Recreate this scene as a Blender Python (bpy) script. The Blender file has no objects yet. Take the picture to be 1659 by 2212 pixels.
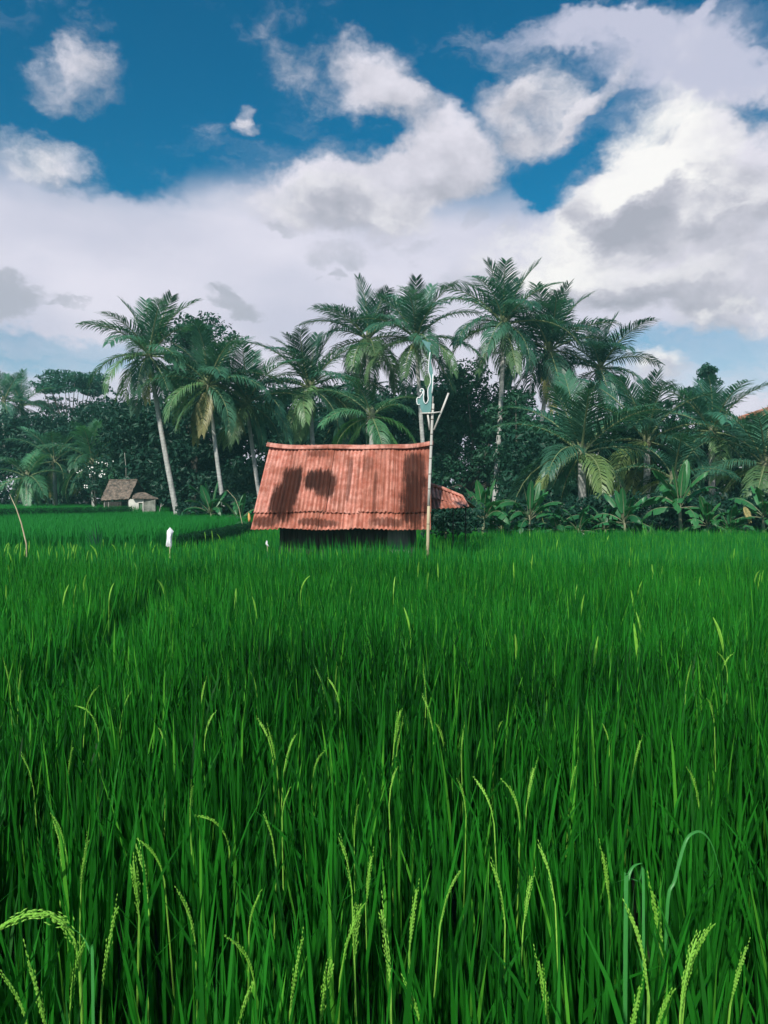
import bpy, math, random
import numpy as np
from mathutils import Vector, Matrix, Euler

# ------------------------------------------------------------------ camera, world, sun, exposure
SC = bpy.context.scene
COL = SC.collection
EYE = 1.8
PITCH = math.atan(31.0 / 1659.0)
cam_d = bpy.data.cameras.new('camera'); cam = bpy.data.objects.new('camera', cam_d); COL.objects.link(cam)
cam.location = (0, 0, EYE); cam.rotation_euler = (math.pi / 2 - PITCH, 0, 0)
cam_d.sensor_fit = 'HORIZONTAL'; cam_d.sensor_width = 36; cam_d.lens = 36
cam_d.clip_start = 0.05; cam_d.clip_end = 3000
SC.camera = cam
SC.view_settings.view_transform = 'Standard'; SC.view_settings.look = 'None'
SC.view_settings.exposure = 0.0; SC.view_settings.gamma = 1.0
SC.view_settings.use_curve_mapping = False
SC.cycles.use_denoising = True; SC.cycles.use_adaptive_sampling = True; SC.cycles.adaptive_threshold = .02; SC.cycles.adaptive_min_samples = 16
SC.cycles.max_bounces = 6; SC.cycles.diffuse_bounces = 3; SC.cycles.transmission_bounces = 4
SC.cycles.transparent_max_bounces = 8; SC.cycles.volume_bounces = 0
SC.cycles.sample_clamp_indirect = 4.0

SUN_EL, SUN_AZ = 38.0, 202.0      # compass bearing of the sun: behind the camera, to the left

def sky_dir(px, py):
    """direction of the photograph's point (1659 x 2212 grid) from where the camera stands"""
    d = Vector(((px - 829.5) / 1659, math.cos(PITCH) + (1106 - py) / 1659 * math.sin(PITCH),
                -math.sin(PITCH) + (1106 - py) / 1659 * math.cos(PITCH)))
    return d

def at(px, py, depth):
    d = sky_dir(px, py)
    return Vector((0, 0, EYE)) + d * (depth / d.y)

class NT:
    """small helper to write node trees"""
    def __init__(self, tree): self.t = tree
    def n(self, kind, **kw):
        nd = self.t.nodes.new(kind)
        for k, v in kw.items(): setattr(nd, k, v)
        return nd
    def put(self, sock, v):
        if isinstance(v, bpy.types.NodeSocket): self.t.links.new(v, sock)
        elif v is not None: sock.default_value = v
    def m(self, op, a, b=None, c=None, clamp=False):
        nd = self.n('ShaderNodeMath', operation=op, use_clamp=clamp)
        for i, v in enumerate((a, b, c)):
            if v is not None: self.put(nd.inputs[i], v)
        return nd.outputs[0]
    def v(self, op, a, b=None, scale=None):
        nd = self.n('ShaderNodeVectorMath', operation=op)
        self.put(nd.inputs[0], a)
        if b is not None: self.put(nd.inputs[1], b)
        if scale is not None: self.put(nd.inputs['Scale'], scale)
        return nd.outputs['Value'] if op in ('DOT_PRODUCT', 'LENGTH') else nd.outputs['Vector']
    def noise(self, vec, scale, detail=4, rough=0.5, dist=0.0, col=False, lac=2.0):
        nd = self.n('ShaderNodeTexNoise'); nd.inputs['Scale'].default_value = scale
        nd.inputs['Detail'].default_value = detail; nd.inputs['Roughness'].default_value = rough
        nd.inputs['Distortion'].default_value = dist; nd.inputs['Lacunarity'].default_value = lac
        if vec is not None: self.put(nd.inputs['Vector'], vec)
        return nd.outputs['Color' if col else 'Fac']
    def ramp(self, x, a, b, lo=0.0, hi=1.0, kind='SMOOTHSTEP'):
        nd = self.n('ShaderNodeMapRange', interpolation_type=kind)
        for i, v in enumerate((x, a, b, lo, hi)): self.put(nd.inputs[i], v)
        return nd.outputs[0]
    def mix(self, f, a, b, blend='MIX'):
        nd = self.n('ShaderNodeMix', data_type='RGBA', blend_type=blend)
        self.put(nd.inputs['Factor'], f)
        for s, v in ((nd.inputs[6], a), (nd.inputs[7], b)):
            if isinstance(v, tuple) and len(v) == 3: v = (*v, 1)
            self.put(s, v)
        return nd.outputs[2]
    def mapping(self, vec, scale=(1, 1, 1), rot=(0, 0, 0), loc=(0, 0, 0)):
        nd = self.n('ShaderNodeMapping'); self.put(nd.inputs['Vector'], vec)
        nd.inputs['Scale'].default_value = scale; nd.inputs['Rotation'].default_value = rot
        nd.inputs['Location'].default_value = loc
        return nd.outputs[0]

def sky_blobs(nt, D, blobs, relief=False):
    """soft elliptical patches of sky: (px, py, rx, ry, tilt degrees, weight)"""
    tot = rel = None
    for px, py, rx, ry, tilt, w in blobs:
        c = sky_dir(px, py); k = c.length; c.normalize()
        R = c.cross(Vector((0, 0, 1))).normalized()
        U = R.cross(c).normalized(); a = math.radians(tilt)
        r2 = R * math.cos(a) + U * math.sin(a); u2 = U * math.cos(a) - R * math.sin(a)
        r2 = r2 / (rx / 1659 / k); u2 = u2 / (ry / 1659 / k)
        x = nt.v('DOT_PRODUCT', D, tuple(r2)); y = nt.v('DOT_PRODUCT', D, tuple(u2))
        q = nt.m('MULTIPLY_ADD', y, y, nt.m('MULTIPLY', x, x))
        f = nt.ramp(q, 0.0, 2.0, w, 0.0, 'SMOOTHSTEP')
        tot = f if tot is None else nt.m('ADD', tot, f)
        if relief: rel = nt.m('MULTIPLY', f, y) if rel is None else nt.m('MULTIPLY_ADD', f, y, rel)
    return (tot, rel) if relief else tot

CUMULUS = [(160, 172, 112, 56, 0, .6), (150, 112, 36, 34, 0, .3), (512, 222, 30, 30, 0, .6), (520, 262, 36, 28, 0, .6), (765, 180, 180, 62, -14, .55), (800, 128, 80, 50, 0, .4),
    (900, 255, 150, 46, -24, .5), (760, 400, 250, 66, 6, .45), (735, 440, 170, 74, 0, .62), (960, 345, 165, 66, 10, .72),
    (1165, 255, 82, 74, 0, .75), (1085, 222, 50, 34, 0, .4), (1270, 225, 90, 20, 42, .45),
    (1440, 345, 125, 105, 0, .85), (1330, 420, 90, 75, 0, .6), (1540, 440, 240, 120, 0, .7), (1640, 330, 120, 130, 0, .6), (1420, 500, 190, 60, 0, .55),
    (1180, 545, 165, 90, 0, .7), (1330, 610, 340, 70, 0, .55), (1540, 590, 220, 70, 0, .5),
    (1560, 685, 100, 45, 0, .75), (1430, 800, 60, 32, 0, .6), (105, 330, 120, 50, -14, .5)]
SCUD = [(45, 628, 85, 34, 8, .7), (178, 626, 34, 16, 0, .55), (525, 668, 55, 22, 0, .6), (512, 640, 26, 14, 0, .5),
    (700, 530, 80, 30, 0, .55), (715, 582, 22, 13, 0, .55), (585, 482, 40, 20, -20, .55), (880, 520, 70, 22, 0, .45),
    (1095, 482, 40, 34, 30, .5), (1015, 468, 50, 26, 50, .5), (960, 620, 120, 45, 20, .35), (790, 620, 60, 30, 0, .3)]
UNDER = [(1390, 498, 125, 32, 0, .5), (1290, 470, 60, 34, -40, .5), (1560, 505, 140, 26, 10, .2), (1250, 640, 300, 34, -4, .28),
    (1500, 640, 180, 30, 0, .2), (830, 330, 150, 40, -25, .3), (770, 500, 160, 28, 0, .5), (1560, 360, 60, 30, 0, .35)]
BRIGHT = [(1430, 330, 120, 95, 0, 1.0), (1330, 425, 80, 50, 0, .7), (1500, 440, 150, 60, 0, .5), (1180, 530, 150, 70, 0, .9), (1330, 600, 220, 40, 0, .4), (1560, 675, 90, 36, 0, .9), (740, 440, 150, 50, 0, .35), (1430, 795, 60, 30, 0, .8), (1160, 250, 70, 60, 0, .25), (1290, 850, 120, 60, 0, .5), (110, 330, 90, 40, 0, .3)]
CIRRUS = [(1130, 82, 230, 34, -7, .42), (1300, 60, 120, 26, -22, .55), (1420, 130, 330, 62, -20, .55), (1600, 120, 190, 110, 0, .5),
    (1530, 45, 70, 20, 45, .5), (1560, 190, 260, 60, -12, .5), (650, 320, 200, 60, 0, .2), (60, 240, 140, 60, 0, .26), (40, 30, 80, 40, 0, .3), (1400, 270, 260, 40, -6, .28), (520, 380, 240, 70, -10, .3)]
GAPS = [(790, 312, 75, 34, 0, .5), (1230, 350, 110, 50, 10, .5), (250, 345, 140, 70, 0, .45),
    (1250, 330, 130, 80, 0, .45), (790, 310, 60, 40, 0, .3), (1180, 400, 70, 40, 0, .25)]

LOWBLUE = [(60, 735, 290, 52, -3, .95), (1545, 752, 230, 42, 3, .75), (30, 800, 200, 26, 0, .35), (1330, 760, 120, 30, 0, .3), (1620, 820, 160, 30, 0, .5)]

def build_world():
    w = bpy.data.worlds.new('World'); SC.world = w; w.use_nodes = True
    t = w.node_tree; t.nodes.clear(); N = NT(t)
    out = N.n('ShaderNodeOutputWorld'); bg = N.n('ShaderNodeBackground')
    tc = N.n('ShaderNodeTexCoord'); D = N.v('NORMALIZE', tc.outputs['Generated'])
    sky = N.n('ShaderNodeTexSky', sky_type='NISHITA', sun_disc=False)
    sky.sun_elevation = math.radians(SUN_EL); sky.sun_rotation = math.radians(SUN_AZ)
    sky.altitude = 100; sky.air_density = 1.0; sky.dust_density = 0.6; sky.ozone_density = 2.0
    hs = N.n('ShaderNodeHueSaturation'); hs.inputs['Saturation'].default_value = 1.35; hs.inputs['Hue'].default_value = 0.488
    N.put(hs.inputs['Color'], sky.outputs['Color'])
    blue = N.mix(1.0, hs.outputs['Color'], (0.22, 0.98, 1.06), 'MULTIPLY')
    z = N.n('ShaderNodeSeparateXYZ'); N.put(z.inputs[0], D); el = z.outputs['Z']
    Q = N.v('MULTIPLY', D, (1, 1, 1.5))
    warp = N.v('SCALE', N.v('SUBTRACT', N.noise(Q, 8, 5, .62, col=True), (.5, .5, .5)), scale=0.14)
    Dw = N.v('ADD', D, warp)
    broad = N.noise(N.v('MULTIPLY', D, (1, 1, 1.8)), 2.3, 1, .5)
    # thin high sheet, thicker towards the horizon
    streak = N.noise(N.mapping(Dw, (2.0, 2.0, 8.5), (0, .22, 0)), 2.6, 5, .6, .0)
    vn = N.noise(N.v('MULTIPLY', D, (1, 1, 2.2)), 4.0, 4, .5)
    base = N.ramp(el, .29, .43, 1.0, 0.0)
    vf = N.m('ADD', base, N.m('MULTIPLY', N.m('SUBTRACT', vn, .5), .8))
    vf = N.m('SUBTRACT', vf, sky_blobs(N, Dw, GAPS))
    va = N.ramp(vf, .10, .85)
    va = N.m('MULTIPLY', va, N.m('SUBTRACT', 1.0, N.m('MULTIPLY', N.m('MINIMUM', sky_blobs(N, Dw, LOWBLUE), 1.0), N.ramp(streak, .25, .7, .75, .35))))
    ci = N.m('ADD', sky_blobs(N, Dw, CIRRUS), N.m('MULTIPLY', N.m('SUBTRACT', streak, .5), 1.3))
    ci = N.m('ADD', ci, N.m('MULTIPLY', N.m('SUBTRACT', broad, .55), .5))
    ca = N.ramp(ci, .14, 1.1, 0, .85)
    # heaped clouds, lit from above and the left
    wv = N.v('SCALE', warp, scale=.75)
    q1 = N.v('MULTIPLY', N.v('ADD', D, N.v('SCALE', warp, scale=.35)), (1, 1, 1.5))
    n1 = N.noise(q1, 10, 8, .64); n2 = N.noise(N.v('ADD', q1, (-.012, 0, .04)), 10, 3, .55)
    s, rel = sky_blobs(N, N.v('ADD', D, wv), CUMULUS, True)
    h1 = N.m('ADD', N.m('ADD', s, N.m('MULTIPLY', N.m('SUBTRACT', n1, .5), 2.1)), N.m('MULTIPLY', N.m('SUBTRACT', broad, .52), .6))
    ha = N.ramp(h1, .06, 1.0)
    lit = N.m('ADD', N.m('MULTIPLY', rel, .55), N.m('MULTIPLY', N.m('SUBTRACT', n1, n2), 1.9))
    lit = N.m('ADD', lit, .60)
    und = N.m('MULTIPLY', sky_blobs(N, Dw, UNDER), N.ramp(n1, .25, .65, .35, 1.0))
    lit = N.m('SUBTRACT', lit, N.m('MULTIPLY', und, .6), clamp=True)
    heapcol = N.mix(lit, (.43, .445, .52), (.79, .77, .86))
    glow = N.m('MULTIPLY', sky_blobs(N, Dw, BRIGHT), N.ramp(lit, .25, .75), clamp=True)
    heapcol = N.mix(glow, heapcol, (1.0, .985, .97))
    sc = N.m('ADD', sky_blobs(N, Dw, SCUD), N.m('MULTIPLY', N.m('SUBTRACT', n1, .5), .9))
    sa = N.ramp(sc, .22, .75, 0, .7)
    veilcol = N.mix(N.ramp(vn, .3, .7), (.63, .64, .77), (.81, .79, .90))
    c = N.mix(ca, N.v('SCALE', blue, scale=SKY_STR), (.66, .66, .80))
    c = N.mix(va, c, veilcol)
    c = N.mix(ha, c, heapcol)
    c = N.mix(sa, c, (.40, .43, .50))
    N.put(bg.inputs['Color'], c); bg.inputs['Strength'].default_value = 1.0
    t.links.new(bg.outputs[0], out.inputs['Surface'])
    w.cycles.sampling_method = 'MANUAL'; w.cycles.sample_map_resolution = 256

SKY_STR = 0.088       # the Nishita sky's strength
build_world()
sun_d = bpy.data.lights.new('sun', 'SUN'); sun = bpy.data.objects.new('sun', sun_d); COL.objects.link(sun)
sun_d.energy = 5.0; sun_d.angle = math.radians(2); sun_d.color = (1.0, .94, .84)
_e, _a = math.radians(SUN_EL), math.radians(SUN_AZ)
_to = Vector((math.sin(_a) * math.cos(_e), math.cos(_a) * math.cos(_e), math.sin(_e)))
sun.rotation_euler = (-_to).to_track_quat('-Z', 'Y').to_euler(); sun.location = _to * 60

# ------------------------------------------------------------------ helpers
RNG = np.random.default_rng(7)
random.seed(7)

def tag(o, label=None, cat=None, group=None, kind=None):
    if label: o['label'] = label
    if cat: o['category'] = cat
    if group: o['group'] = group
    if kind: o['kind'] = kind
    return o

def empty(name, loc, rz=0.0):
    o = bpy.data.objects.new(name, None); COL.objects.link(o)
    o.empty_display_size = .2; o.location = loc; o.rotation_euler = (0, 0, rz)
    return o

def obj(name, me, parent=None, loc=(0, 0, 0), rot=(0, 0, 0), scale=(1, 1, 1), color=None):
    o = bpy.data.objects.new(name, me); COL.objects.link(o)
    o.parent = parent; o.location = loc; o.rotation_euler = rot; o.scale = scale
    if color: o.color = (*color, 1)
    return o

class MB:
    """collects vertices and faces, then becomes one mesh"""
    def __init__(self): self.v = []; self.f = []
    def add(self, vs, fs):
        k = len(self.v); self.v.extend([tuple(p) for p in vs]); self.f.extend([tuple(i + k for i in f) for f in fs])
    def box(self, lo, hi):
        x0, y0, z0 = lo; x1, y1, z1 = hi
        self.add([(x0, y0, z0), (x1, y0, z0), (x1, y1, z0), (x0, y1, z0), (x0, y0, z1), (x1, y0, z1), (x1, y1, z1), (x0, y1, z1)],
                 [(3, 2, 1, 0), (4, 5, 6, 7), (0, 1, 5, 4), (1, 2, 6, 5), (2, 3, 7, 6), (3, 0, 4, 7)])
    def tube(self, pts, rad, n=6, cap=True, squash=None):
        pts = [Vector(p) for p in pts]
        if not hasattr(rad, '__len__'): rad = [rad] * len(pts)
        rings = []
        ref = Vector((0.31, 0.95, 0.05))
        for i, p in enumerate(pts):
            t = (pts[min(i + 1, len(pts) - 1)] - pts[max(i - 1, 0)]).normalized()
            a = t.cross(ref)
            if a.length < .1: a = t.cross(Vector((1, 0, 0)))
            a.normalize(); b = t.cross(a)
            rings.append([p + (a * math.cos(2 * math.pi * k / n) + b * math.sin(2 * math.pi * k / n)) * rad[i] for k in range(n)])
        vs = [q for r in rings for q in r]; fs = []
        for i in range(len(pts) - 1):
            for k in range(n):
                fs.append((i * n + k, i * n + (k + 1) % n, (i + 1) * n + (k + 1) % n, (i + 1) * n + k))
        if cap:
            fs.append(tuple(reversed(range(n)))); fs.append(tuple((len(pts) - 1) * n + k for k in range(n)))
        self.add(vs, fs)
    def grid(self, rows):
        """rows: list of equal-length lists of points"""
        h, w = len(rows), len(rows[0])
        self.add([p for r in rows for p in r],
                 [(i * w + j, i * w + j + 1, (i + 1) * w + j + 1, (i + 1) * w + j) for i in range(h - 1) for j in range(w - 1)])
    att = None
    def mesh(self, name, mat, smooth=False):
        me = bpy.data.meshes.new(name); me.from_pydata(self.v, [], self.f)
        for m in (mat if isinstance(mat, (list, tuple)) else [mat]): me.materials.append(m)
        if smooth: me.polygons.foreach_set('use_smooth', [True] * len(me.polygons))
        if self.att is not None:
            a = me.attributes.new('trough', 'FLOAT', 'POINT'); a.data.foreach_set('value', self.att + [0.0] * (len(me.vertices) - len(self.att)))
        me.update(); return me
    def build(self, name, mat, parent=None, smooth=False, **kw):
        return obj(name, self.mesh(name, mat, smooth), parent, **kw)

def np_mesh(name, V, F, mat, smooth=False):
    """V (n,3), F (m,k) all faces with k corners"""
    V = np.asarray(V, dtype=np.float32); F = np.asarray(F, dtype=np.int32)
    me = bpy.data.meshes.new(name); k = F.shape[1]
    me.vertices.add(len(V)); me.vertices.foreach_set('co', V.ravel())
    me.loops.add(F.size); me.loops.foreach_set('vertex_index', F.ravel())
    me.polygons.add(len(F)); me.polygons.foreach_set('loop_start', np.arange(0, F.size, k, dtype=np.int32))
    me.polygons.foreach_set('use_smooth', [smooth] * len(F))
    me.materials.append(mat); me.update(calc_edges=True); me.validate()
    return me

# ------------------------------------------------------------------ materials
def mat_new(name):
    m = bpy.data.materials.new(name); m.use_nodes = True
    t = m.node_tree; t.nodes.clear(); N = NT(t)
    out = N.n('ShaderNodeOutputMaterial')
    return m, N, out

def leaf_mat(name, c0, c1, trans=.35, tcol=None, rough=.5, scale=.6, spec=.3, objcol=False, fine=0, bright_share=0.0):
    """foliage: two greens drifting over the plant, light passing through the blade"""
    m, N, out = mat_new(name)
    g = N.n('ShaderNodeNewGeometry'); oi = N.n('ShaderNodeObjectInfo')
    n = N.noise(g.outputs['Position'], scale, 3, .6)
    f = N.m('ADD', N.m('MULTIPLY', N.m('SUBTRACT', n, .5), 1.8), N.m('MULTIPLY_ADD', oi.outputs['Random'], .5, .25), clamp=True)
    if fine:
        f = N.m('ADD', f, N.m('MULTIPLY', N.m('SUBTRACT', g.outputs['Random Per Island'], .5), fine), clamp=True)
    c = N.mix(f, c0, c1)
    if bright_share:
        c = N.mix(N.m('GREATER_THAN', g.outputs['Random Per Island'], 1 - bright_share), c, (.085, .36, .030))  # a random share of blades takes a brighter yellow-green
    if objcol: c = N.mix(1.0, c, oi.outputs['Color'], 'MULTIPLY')
    p = N.n('ShaderNodeBsdfPrincipled'); N.put(p.inputs['Base Color'], c)
    p.inputs['Roughness'].default_value = rough; p.inputs['Specular IOR Level'].default_value = spec
    tr = N.n('ShaderNodeBsdfTranslucent')
    N.put(tr.inputs['Color'], N.mix(1.0, c, tcol or (1.4, 1.5, .8), 'MULTIPLY'))
    mx = N.n('ShaderNodeMixShader'); mx.inputs[0].default_value = trans
    N.t.links.new(p.outputs[0], mx.inputs[1]); N.t.links.new(tr.outputs[0], mx.inputs[2]); N.t.links.new(mx.outputs[0], out.inputs['Surface'])
    return m

def solid_mat(name, c0, c1, scale=4.0, rough=.8, detail=5, bump=0.0, stretch=(1, 1, 1), spec=.3, bscale=None):
    m, N, out = mat_new(name)
    tc = N.n('ShaderNodeTexCoord'); v = N.v('MULTIPLY', tc.outputs['Object'], stretch)
    n = N.noise(v, scale, detail, .6)
    p = N.n('ShaderNodeBsdfPrincipled'); N.put(p.inputs['Base Color'], N.mix(N.ramp(n, .3, .7), c0, c1))
    p.inputs['Roughness'].default_value = rough; p.inputs['Specular IOR Level'].default_value = spec
    if bump:
        b = N.n('ShaderNodeBump'); b.inputs['Strength'].default_value = bump; b.inputs['Distance'].default_value = .03
        N.put(b.inputs['Height'], N.noise(v, bscale or scale * 4, 4, .6)); N.t.links.new(b.outputs[0], p.inputs['Normal'])
    N.t.links.new(p.outputs[0], out.inputs['Surface'])
    return m

M = {}
M['rice'] = leaf_mat('rice_leaf_green', (.003, .045, .005), (.018, .190, .014), .32, (1.2, 1.3, .6), .5, .55, .10, fine=1.3, bright_share=.08)
M['rice_far'] = leaf_mat('rice_leaf_far_green', (.011, .150, .020), (.026, .250, .040), .35, (1.1, 1.2, .7), .6, .25, .06, fine=1.0, bright_share=.10)
M['rice_mid'] = leaf_mat('rice_leaf_mid_green', (.006, .098, .009), (.028, .255, .024), .34, (1.15, 1.25, .7), .55, .4, .08, fine=1.2, bright_share=.14)
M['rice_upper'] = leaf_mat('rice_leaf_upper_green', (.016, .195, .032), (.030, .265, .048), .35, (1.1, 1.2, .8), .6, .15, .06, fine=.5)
M['shade_leaves'] = leaf_mat('dark_edge_shade', (.004, .034, .012), (.010, .060, .022), .2, (1.2, 1.4, .8), .6, 1.5, .1, fine=.6)  # shade of the terrace steps put into a very dark green
M['ear'] = leaf_mat('rice_ear_yellow_green', (.19, .50, .045), (.33, .68, .10), .25, (1.1, 1.1, .7), .6, 30, .2, fine=.8)
M['bent'] = leaf_mat('bent_rice_leaf', (.05, .28, .055), (.07, .34, .08), .35, (1.1, 1.2, .9), .4, 8, .4)
M['frond'] = leaf_mat('palm_frond', (.026, .105, .068), (.068, .190, .118), .32, (1.3, 1.5, .8), .42, .9, .45, objcol=True)
M['rachis'] = solid_mat('palm_midrib', (.16, .22, .10), (.22, .26, .12), 2, .6)
M['trunk'] = None
M['tree_leaf'] = leaf_mat('broad_leaf', (.010, .052, .034), (.030, .108, .064), .28, (1.2, 1.5, .8), .5, .8, .3, objcol=True, fine=.7)
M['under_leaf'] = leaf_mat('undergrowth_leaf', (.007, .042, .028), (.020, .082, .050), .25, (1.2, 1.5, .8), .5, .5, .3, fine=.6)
M['banana'] = leaf_mat('banana_leaf', (.020, .115, .042), (.048, .205, .070), .35, (1.2, 1.4, .7), .4, .8, .4, objcol=True)
M['banana_stem'] = solid_mat('banana_stem', (.11, .15, .075), (.24, .23, .15), 6, .7, stretch=(1, 1, .3))
M['bark'] = solid_mat('dark_bark', (.05, .05, .04), (.10, .095, .08), 5, .9, bump=.4)
M['flower'] = solid_mat('white_blossom', (.85, .85, .82), (.9, .9, .88), 3, .6)
M['coconut'] = solid_mat('coconut_husk', (.16, .20, .05), (.26, .24, .08), 4, .5)
M['mud'] = solid_mat('field_mud', (.018, .022, .012), (.035, .035, .02), 1.5, .8, bump=.3)
M['bamboo_pale'] = solid_mat('weathered_bamboo', (.46, .45, .42), (.62, .60, .56), 3, .6, stretch=(6, 6, .5))
M['bamboo_gold'] = solid_mat('golden_bamboo', (.40, .34, .21), (.54, .48, .32), 3, .55, stretch=(6, 6, .5))
M['bamboo_node'] = solid_mat('bamboo_joint', (.10, .09, .08), (.2, .18, .15), 6, .8)
M['teal_paint'] = solid_mat('teal_painted_board', (.085, .22, .215), (.14, .30, .29), 5, .6, stretch=(1, 1, .6))
M['white_paint'] = solid_mat('white_painted_edge', (.70, .74, .74), (.80, .82, .82), 5, .6)
M['white_cloth'] = solid_mat('white_plastic_bag', (.80, .80, .84), (.86, .86, .90), 9, .5, bump=.4)
M['plank'] = solid_mat('dark_old_plank', (.020, .022, .022), (.055, .052, .048), 3, .85, stretch=(8, 8, .6), bump=.3)
M['grey_board'] = solid_mat('grey_weathered_board', (.09, .11, .11), (.16, .18, .175), 4, .8, stretch=(6, 6, .6))
M['post_wood'] = solid_mat('grey_post_wood', (.30, .29, .26), (.46, .44, .40), 5, .8, stretch=(4, 4, .5))
M['plaster'] = solid_mat('stained_white_plaster', (.40, .40, .38), (.66, .65, .60), 2.2, .85, bump=.15)
M['dim_plaster'] = solid_mat('mossy_grey_plaster', (.07, .085, .075), (.28, .29, .26), 2.6, .9, bump=.2)
M['shingle'] = solid_mat('old_brown_shingles', (.060, .055, .048), (.24, .185, .15), 7, .9, bump=.8, detail=8, bscale=14)
M['door_green'] = solid_mat('faded_green_shutter', (.08, .15, .10), (.12, .2, .13), 4, .7)
M['orange'] = solid_mat('orange_cloth', (.65, .30, .10), (.75, .4, .14), 5, .7)
M['red_tile'] = solid_mat('orange_roof_tile', (.50, .16, .085), (.62, .23, .13), 3, .8, bump=.3)
M['white_wall'] = solid_mat('white_house_wall', (.66, .65, .62), (.74, .73, .70), 2, .85)
M['glass_dark'] = solid_mat('dark_window_pane', (.03, .04, .05), (.05, .06, .07), 2, .15)
M['tuft'] = leaf_mat('bright_grass', (.06, .30, .05), (.14, .42, .08), .4, (1.1, 1.2, .7), .5, 6, .2, fine=.6)
M['dry_leaf'] = leaf_mat('dry_yellow_leaf', (.42, .36, .14), (.55, .48, .24), .3, (1.1, 1.0, .7), .6, 4, .2)

def trunk_mat():
    m, N, out = mat_new('pale_ringed_palm_bark')
    tc = N.n('ShaderNodeTexCoord'); P = tc.outputs['Object']
    z = N.n('ShaderNodeSeparateXYZ'); N.put(z.inputs[0], P)
    ring = N.m('SINE', N.m('ADD', N.m('MULTIPLY', z.outputs['Z'], 46), N.m('MULTIPLY', N.noise(P, 5, 2), 5)))
    n = N.noise(N.v('MULTIPLY', P, (3, 3, .8)), 3.5, 5, .65)
    f = N.m('ADD', N.ramp(n, .25, .75), N.m('MULTIPLY', ring, .05), clamp=True)
    p = N.n('ShaderNodeBsdfPrincipled'); N.put(p.inputs['Base Color'], N.mix(f, (.24, .25, .24), (.50, .50, .48)))
    p.inputs['Roughness'].default_value = .85
    b = N.n('ShaderNodeBump'); b.inputs['Strength'].default_value = .25; b.inputs['Distance'].default_value = .01
    N.put(b.inputs['Height'], ring); N.t.links.new(b.outputs[0], p.inputs['Normal'])
    N.t.links.new(p.outputs[0], out.inputs['Surface'])
    return m
M['trunk'] = trunk_mat()

def rust_mat():
    """red oxide paint on corrugated iron, rusted through in brown patches; coordinates are the shed's own"""
    m, N, out = mat_new('rusty_red_corrugated_iron')
    tc = N.n('ShaderNodeTexCoord'); P = tc.outputs['Object']; oi = N.n('ShaderNodeObjectInfo')
    sx = N.n('ShaderNodeSeparateXYZ'); N.put(sx.inputs[0], P); x, y = sx.outputs['X'], sx.outputs['Y']
    wob = N.m('MULTIPLY_ADD', N.noise(N.v('MULTIPLY', P, (16, .5, .5)), 1.5, 5, .65), .55, N.m('MULTIPLY', N.noise(P, 3.2, 7, .72), .45))
    def patch(cx, cy, rx, ry, w):
        a = N.m('DIVIDE', N.m('SUBTRACT', x, cx), rx); b = N.m('DIVIDE', N.m('SUBTRACT', y, cy), ry)
        aa, bb = N.m('MULTIPLY', a, a), N.m('MULTIPLY', b, b); r = N.m('MULTIPLY', N.m('ADD', N.m('MAXIMUM', aa, bb), N.m('ADD', aa, bb)), .5)
        return N.m('MULTIPLY', N.ramp(N.m('ADD', r, N.m('MULTIPLY_ADD', wob, 4.2, -2.15)), .45, 1.3, 1, 0), w)
    st = None
    for a in STAINS:
        s = patch(*a); st = s if st is None else N.m('MAXIMUM', st, s)
    streak = N.noise(N.v('ADD', N.v('MULTIPLY', P, (9, .22, .22)), N.v('SCALE', N.v('ADD', (3.1, 1.7, 0), (0, 0, 0)), scale=oi.outputs['Random'])), 1.6, 6, .65)
    blot = N.noise(P, 2.3, 6, .7)
    at_ = N.n('ShaderNodeAttribute', attribute_name='trough'); tro = at_.outputs['Fac']
    br = N.m('MULTIPLY', N.ramp(streak, .44, .60), N.ramp(blot, .34, .58))
    run = N.m('MULTIPLY', N.ramp(tro, .25, .95), N.ramp(N.noise(N.v('MULTIPLY', P, (1.5, .35, .35)), 3.0, 4, .6), .32, .62, .25, .95))
    c = N.mix(N.ramp(N.noise(P, 6, 6, .7), .32, .66), (.46, .155, .110), (.70, .35, .28))
    c = N.mix(N.m('MULTIPLY', run, .7), c, (.24, .072, .042)); c = N.mix(1.0, c, oi.outputs['Color'], 'MULTIPLY')
    c = N.mix(N.m('MULTIPLY', br, .6), c, (.13, .040, .022)); c = N.mix(N.ramp(N.noise(P, 1.7, 6, .65), .46, .66, 0, .6), c, (.26, .080, .048))
    c = N.mix(N.m('MULTIPLY', st, .95), c, N.mix(N.ramp(streak, .3, .7), (.014, .006, .005), (.045, .015, .010)))
    speck = N.ramp(N.noise(P, 26, 3, .6), .70, .76)
    c = N.mix(N.m('MULTIPLY', speck, .6), c, (.07, .03, .02))
    p = N.n('ShaderNodeBsdfPrincipled'); N.put(p.inputs['Base Color'], c)
    p.inputs['Roughness'].default_value = .8; p.inputs['Specular IOR Level'].default_value = .1
    b = N.n('ShaderNodeBump'); b.inputs['Strength'].default_value = .25; b.inputs['Distance'].default_value = .01
    N.put(b.inputs['Height'], N.noise(P, 60, 3, .6)); N.t.links.new(b.outputs[0], p.inputs['Normal'])
    N.t.links.new(p.outputs[0], out.inputs['Surface'])
    return m

# ------------------------------------------------------------------ ground and terraces
def ground_poly(name, pts, z0, z1, mat):
    n = len(pts); mb = MB()
    mb.add([(x, y, z1) for x, y in pts] + [(x, y, z0) for x, y in pts],
           [tuple(range(n))] + [(i, (i + n), ((i + 1) % n) + n, (i + 1) % n) for i in range(n)])
    o = mb.build(name, mat); o['kind'] = 'structure'; return o

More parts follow.
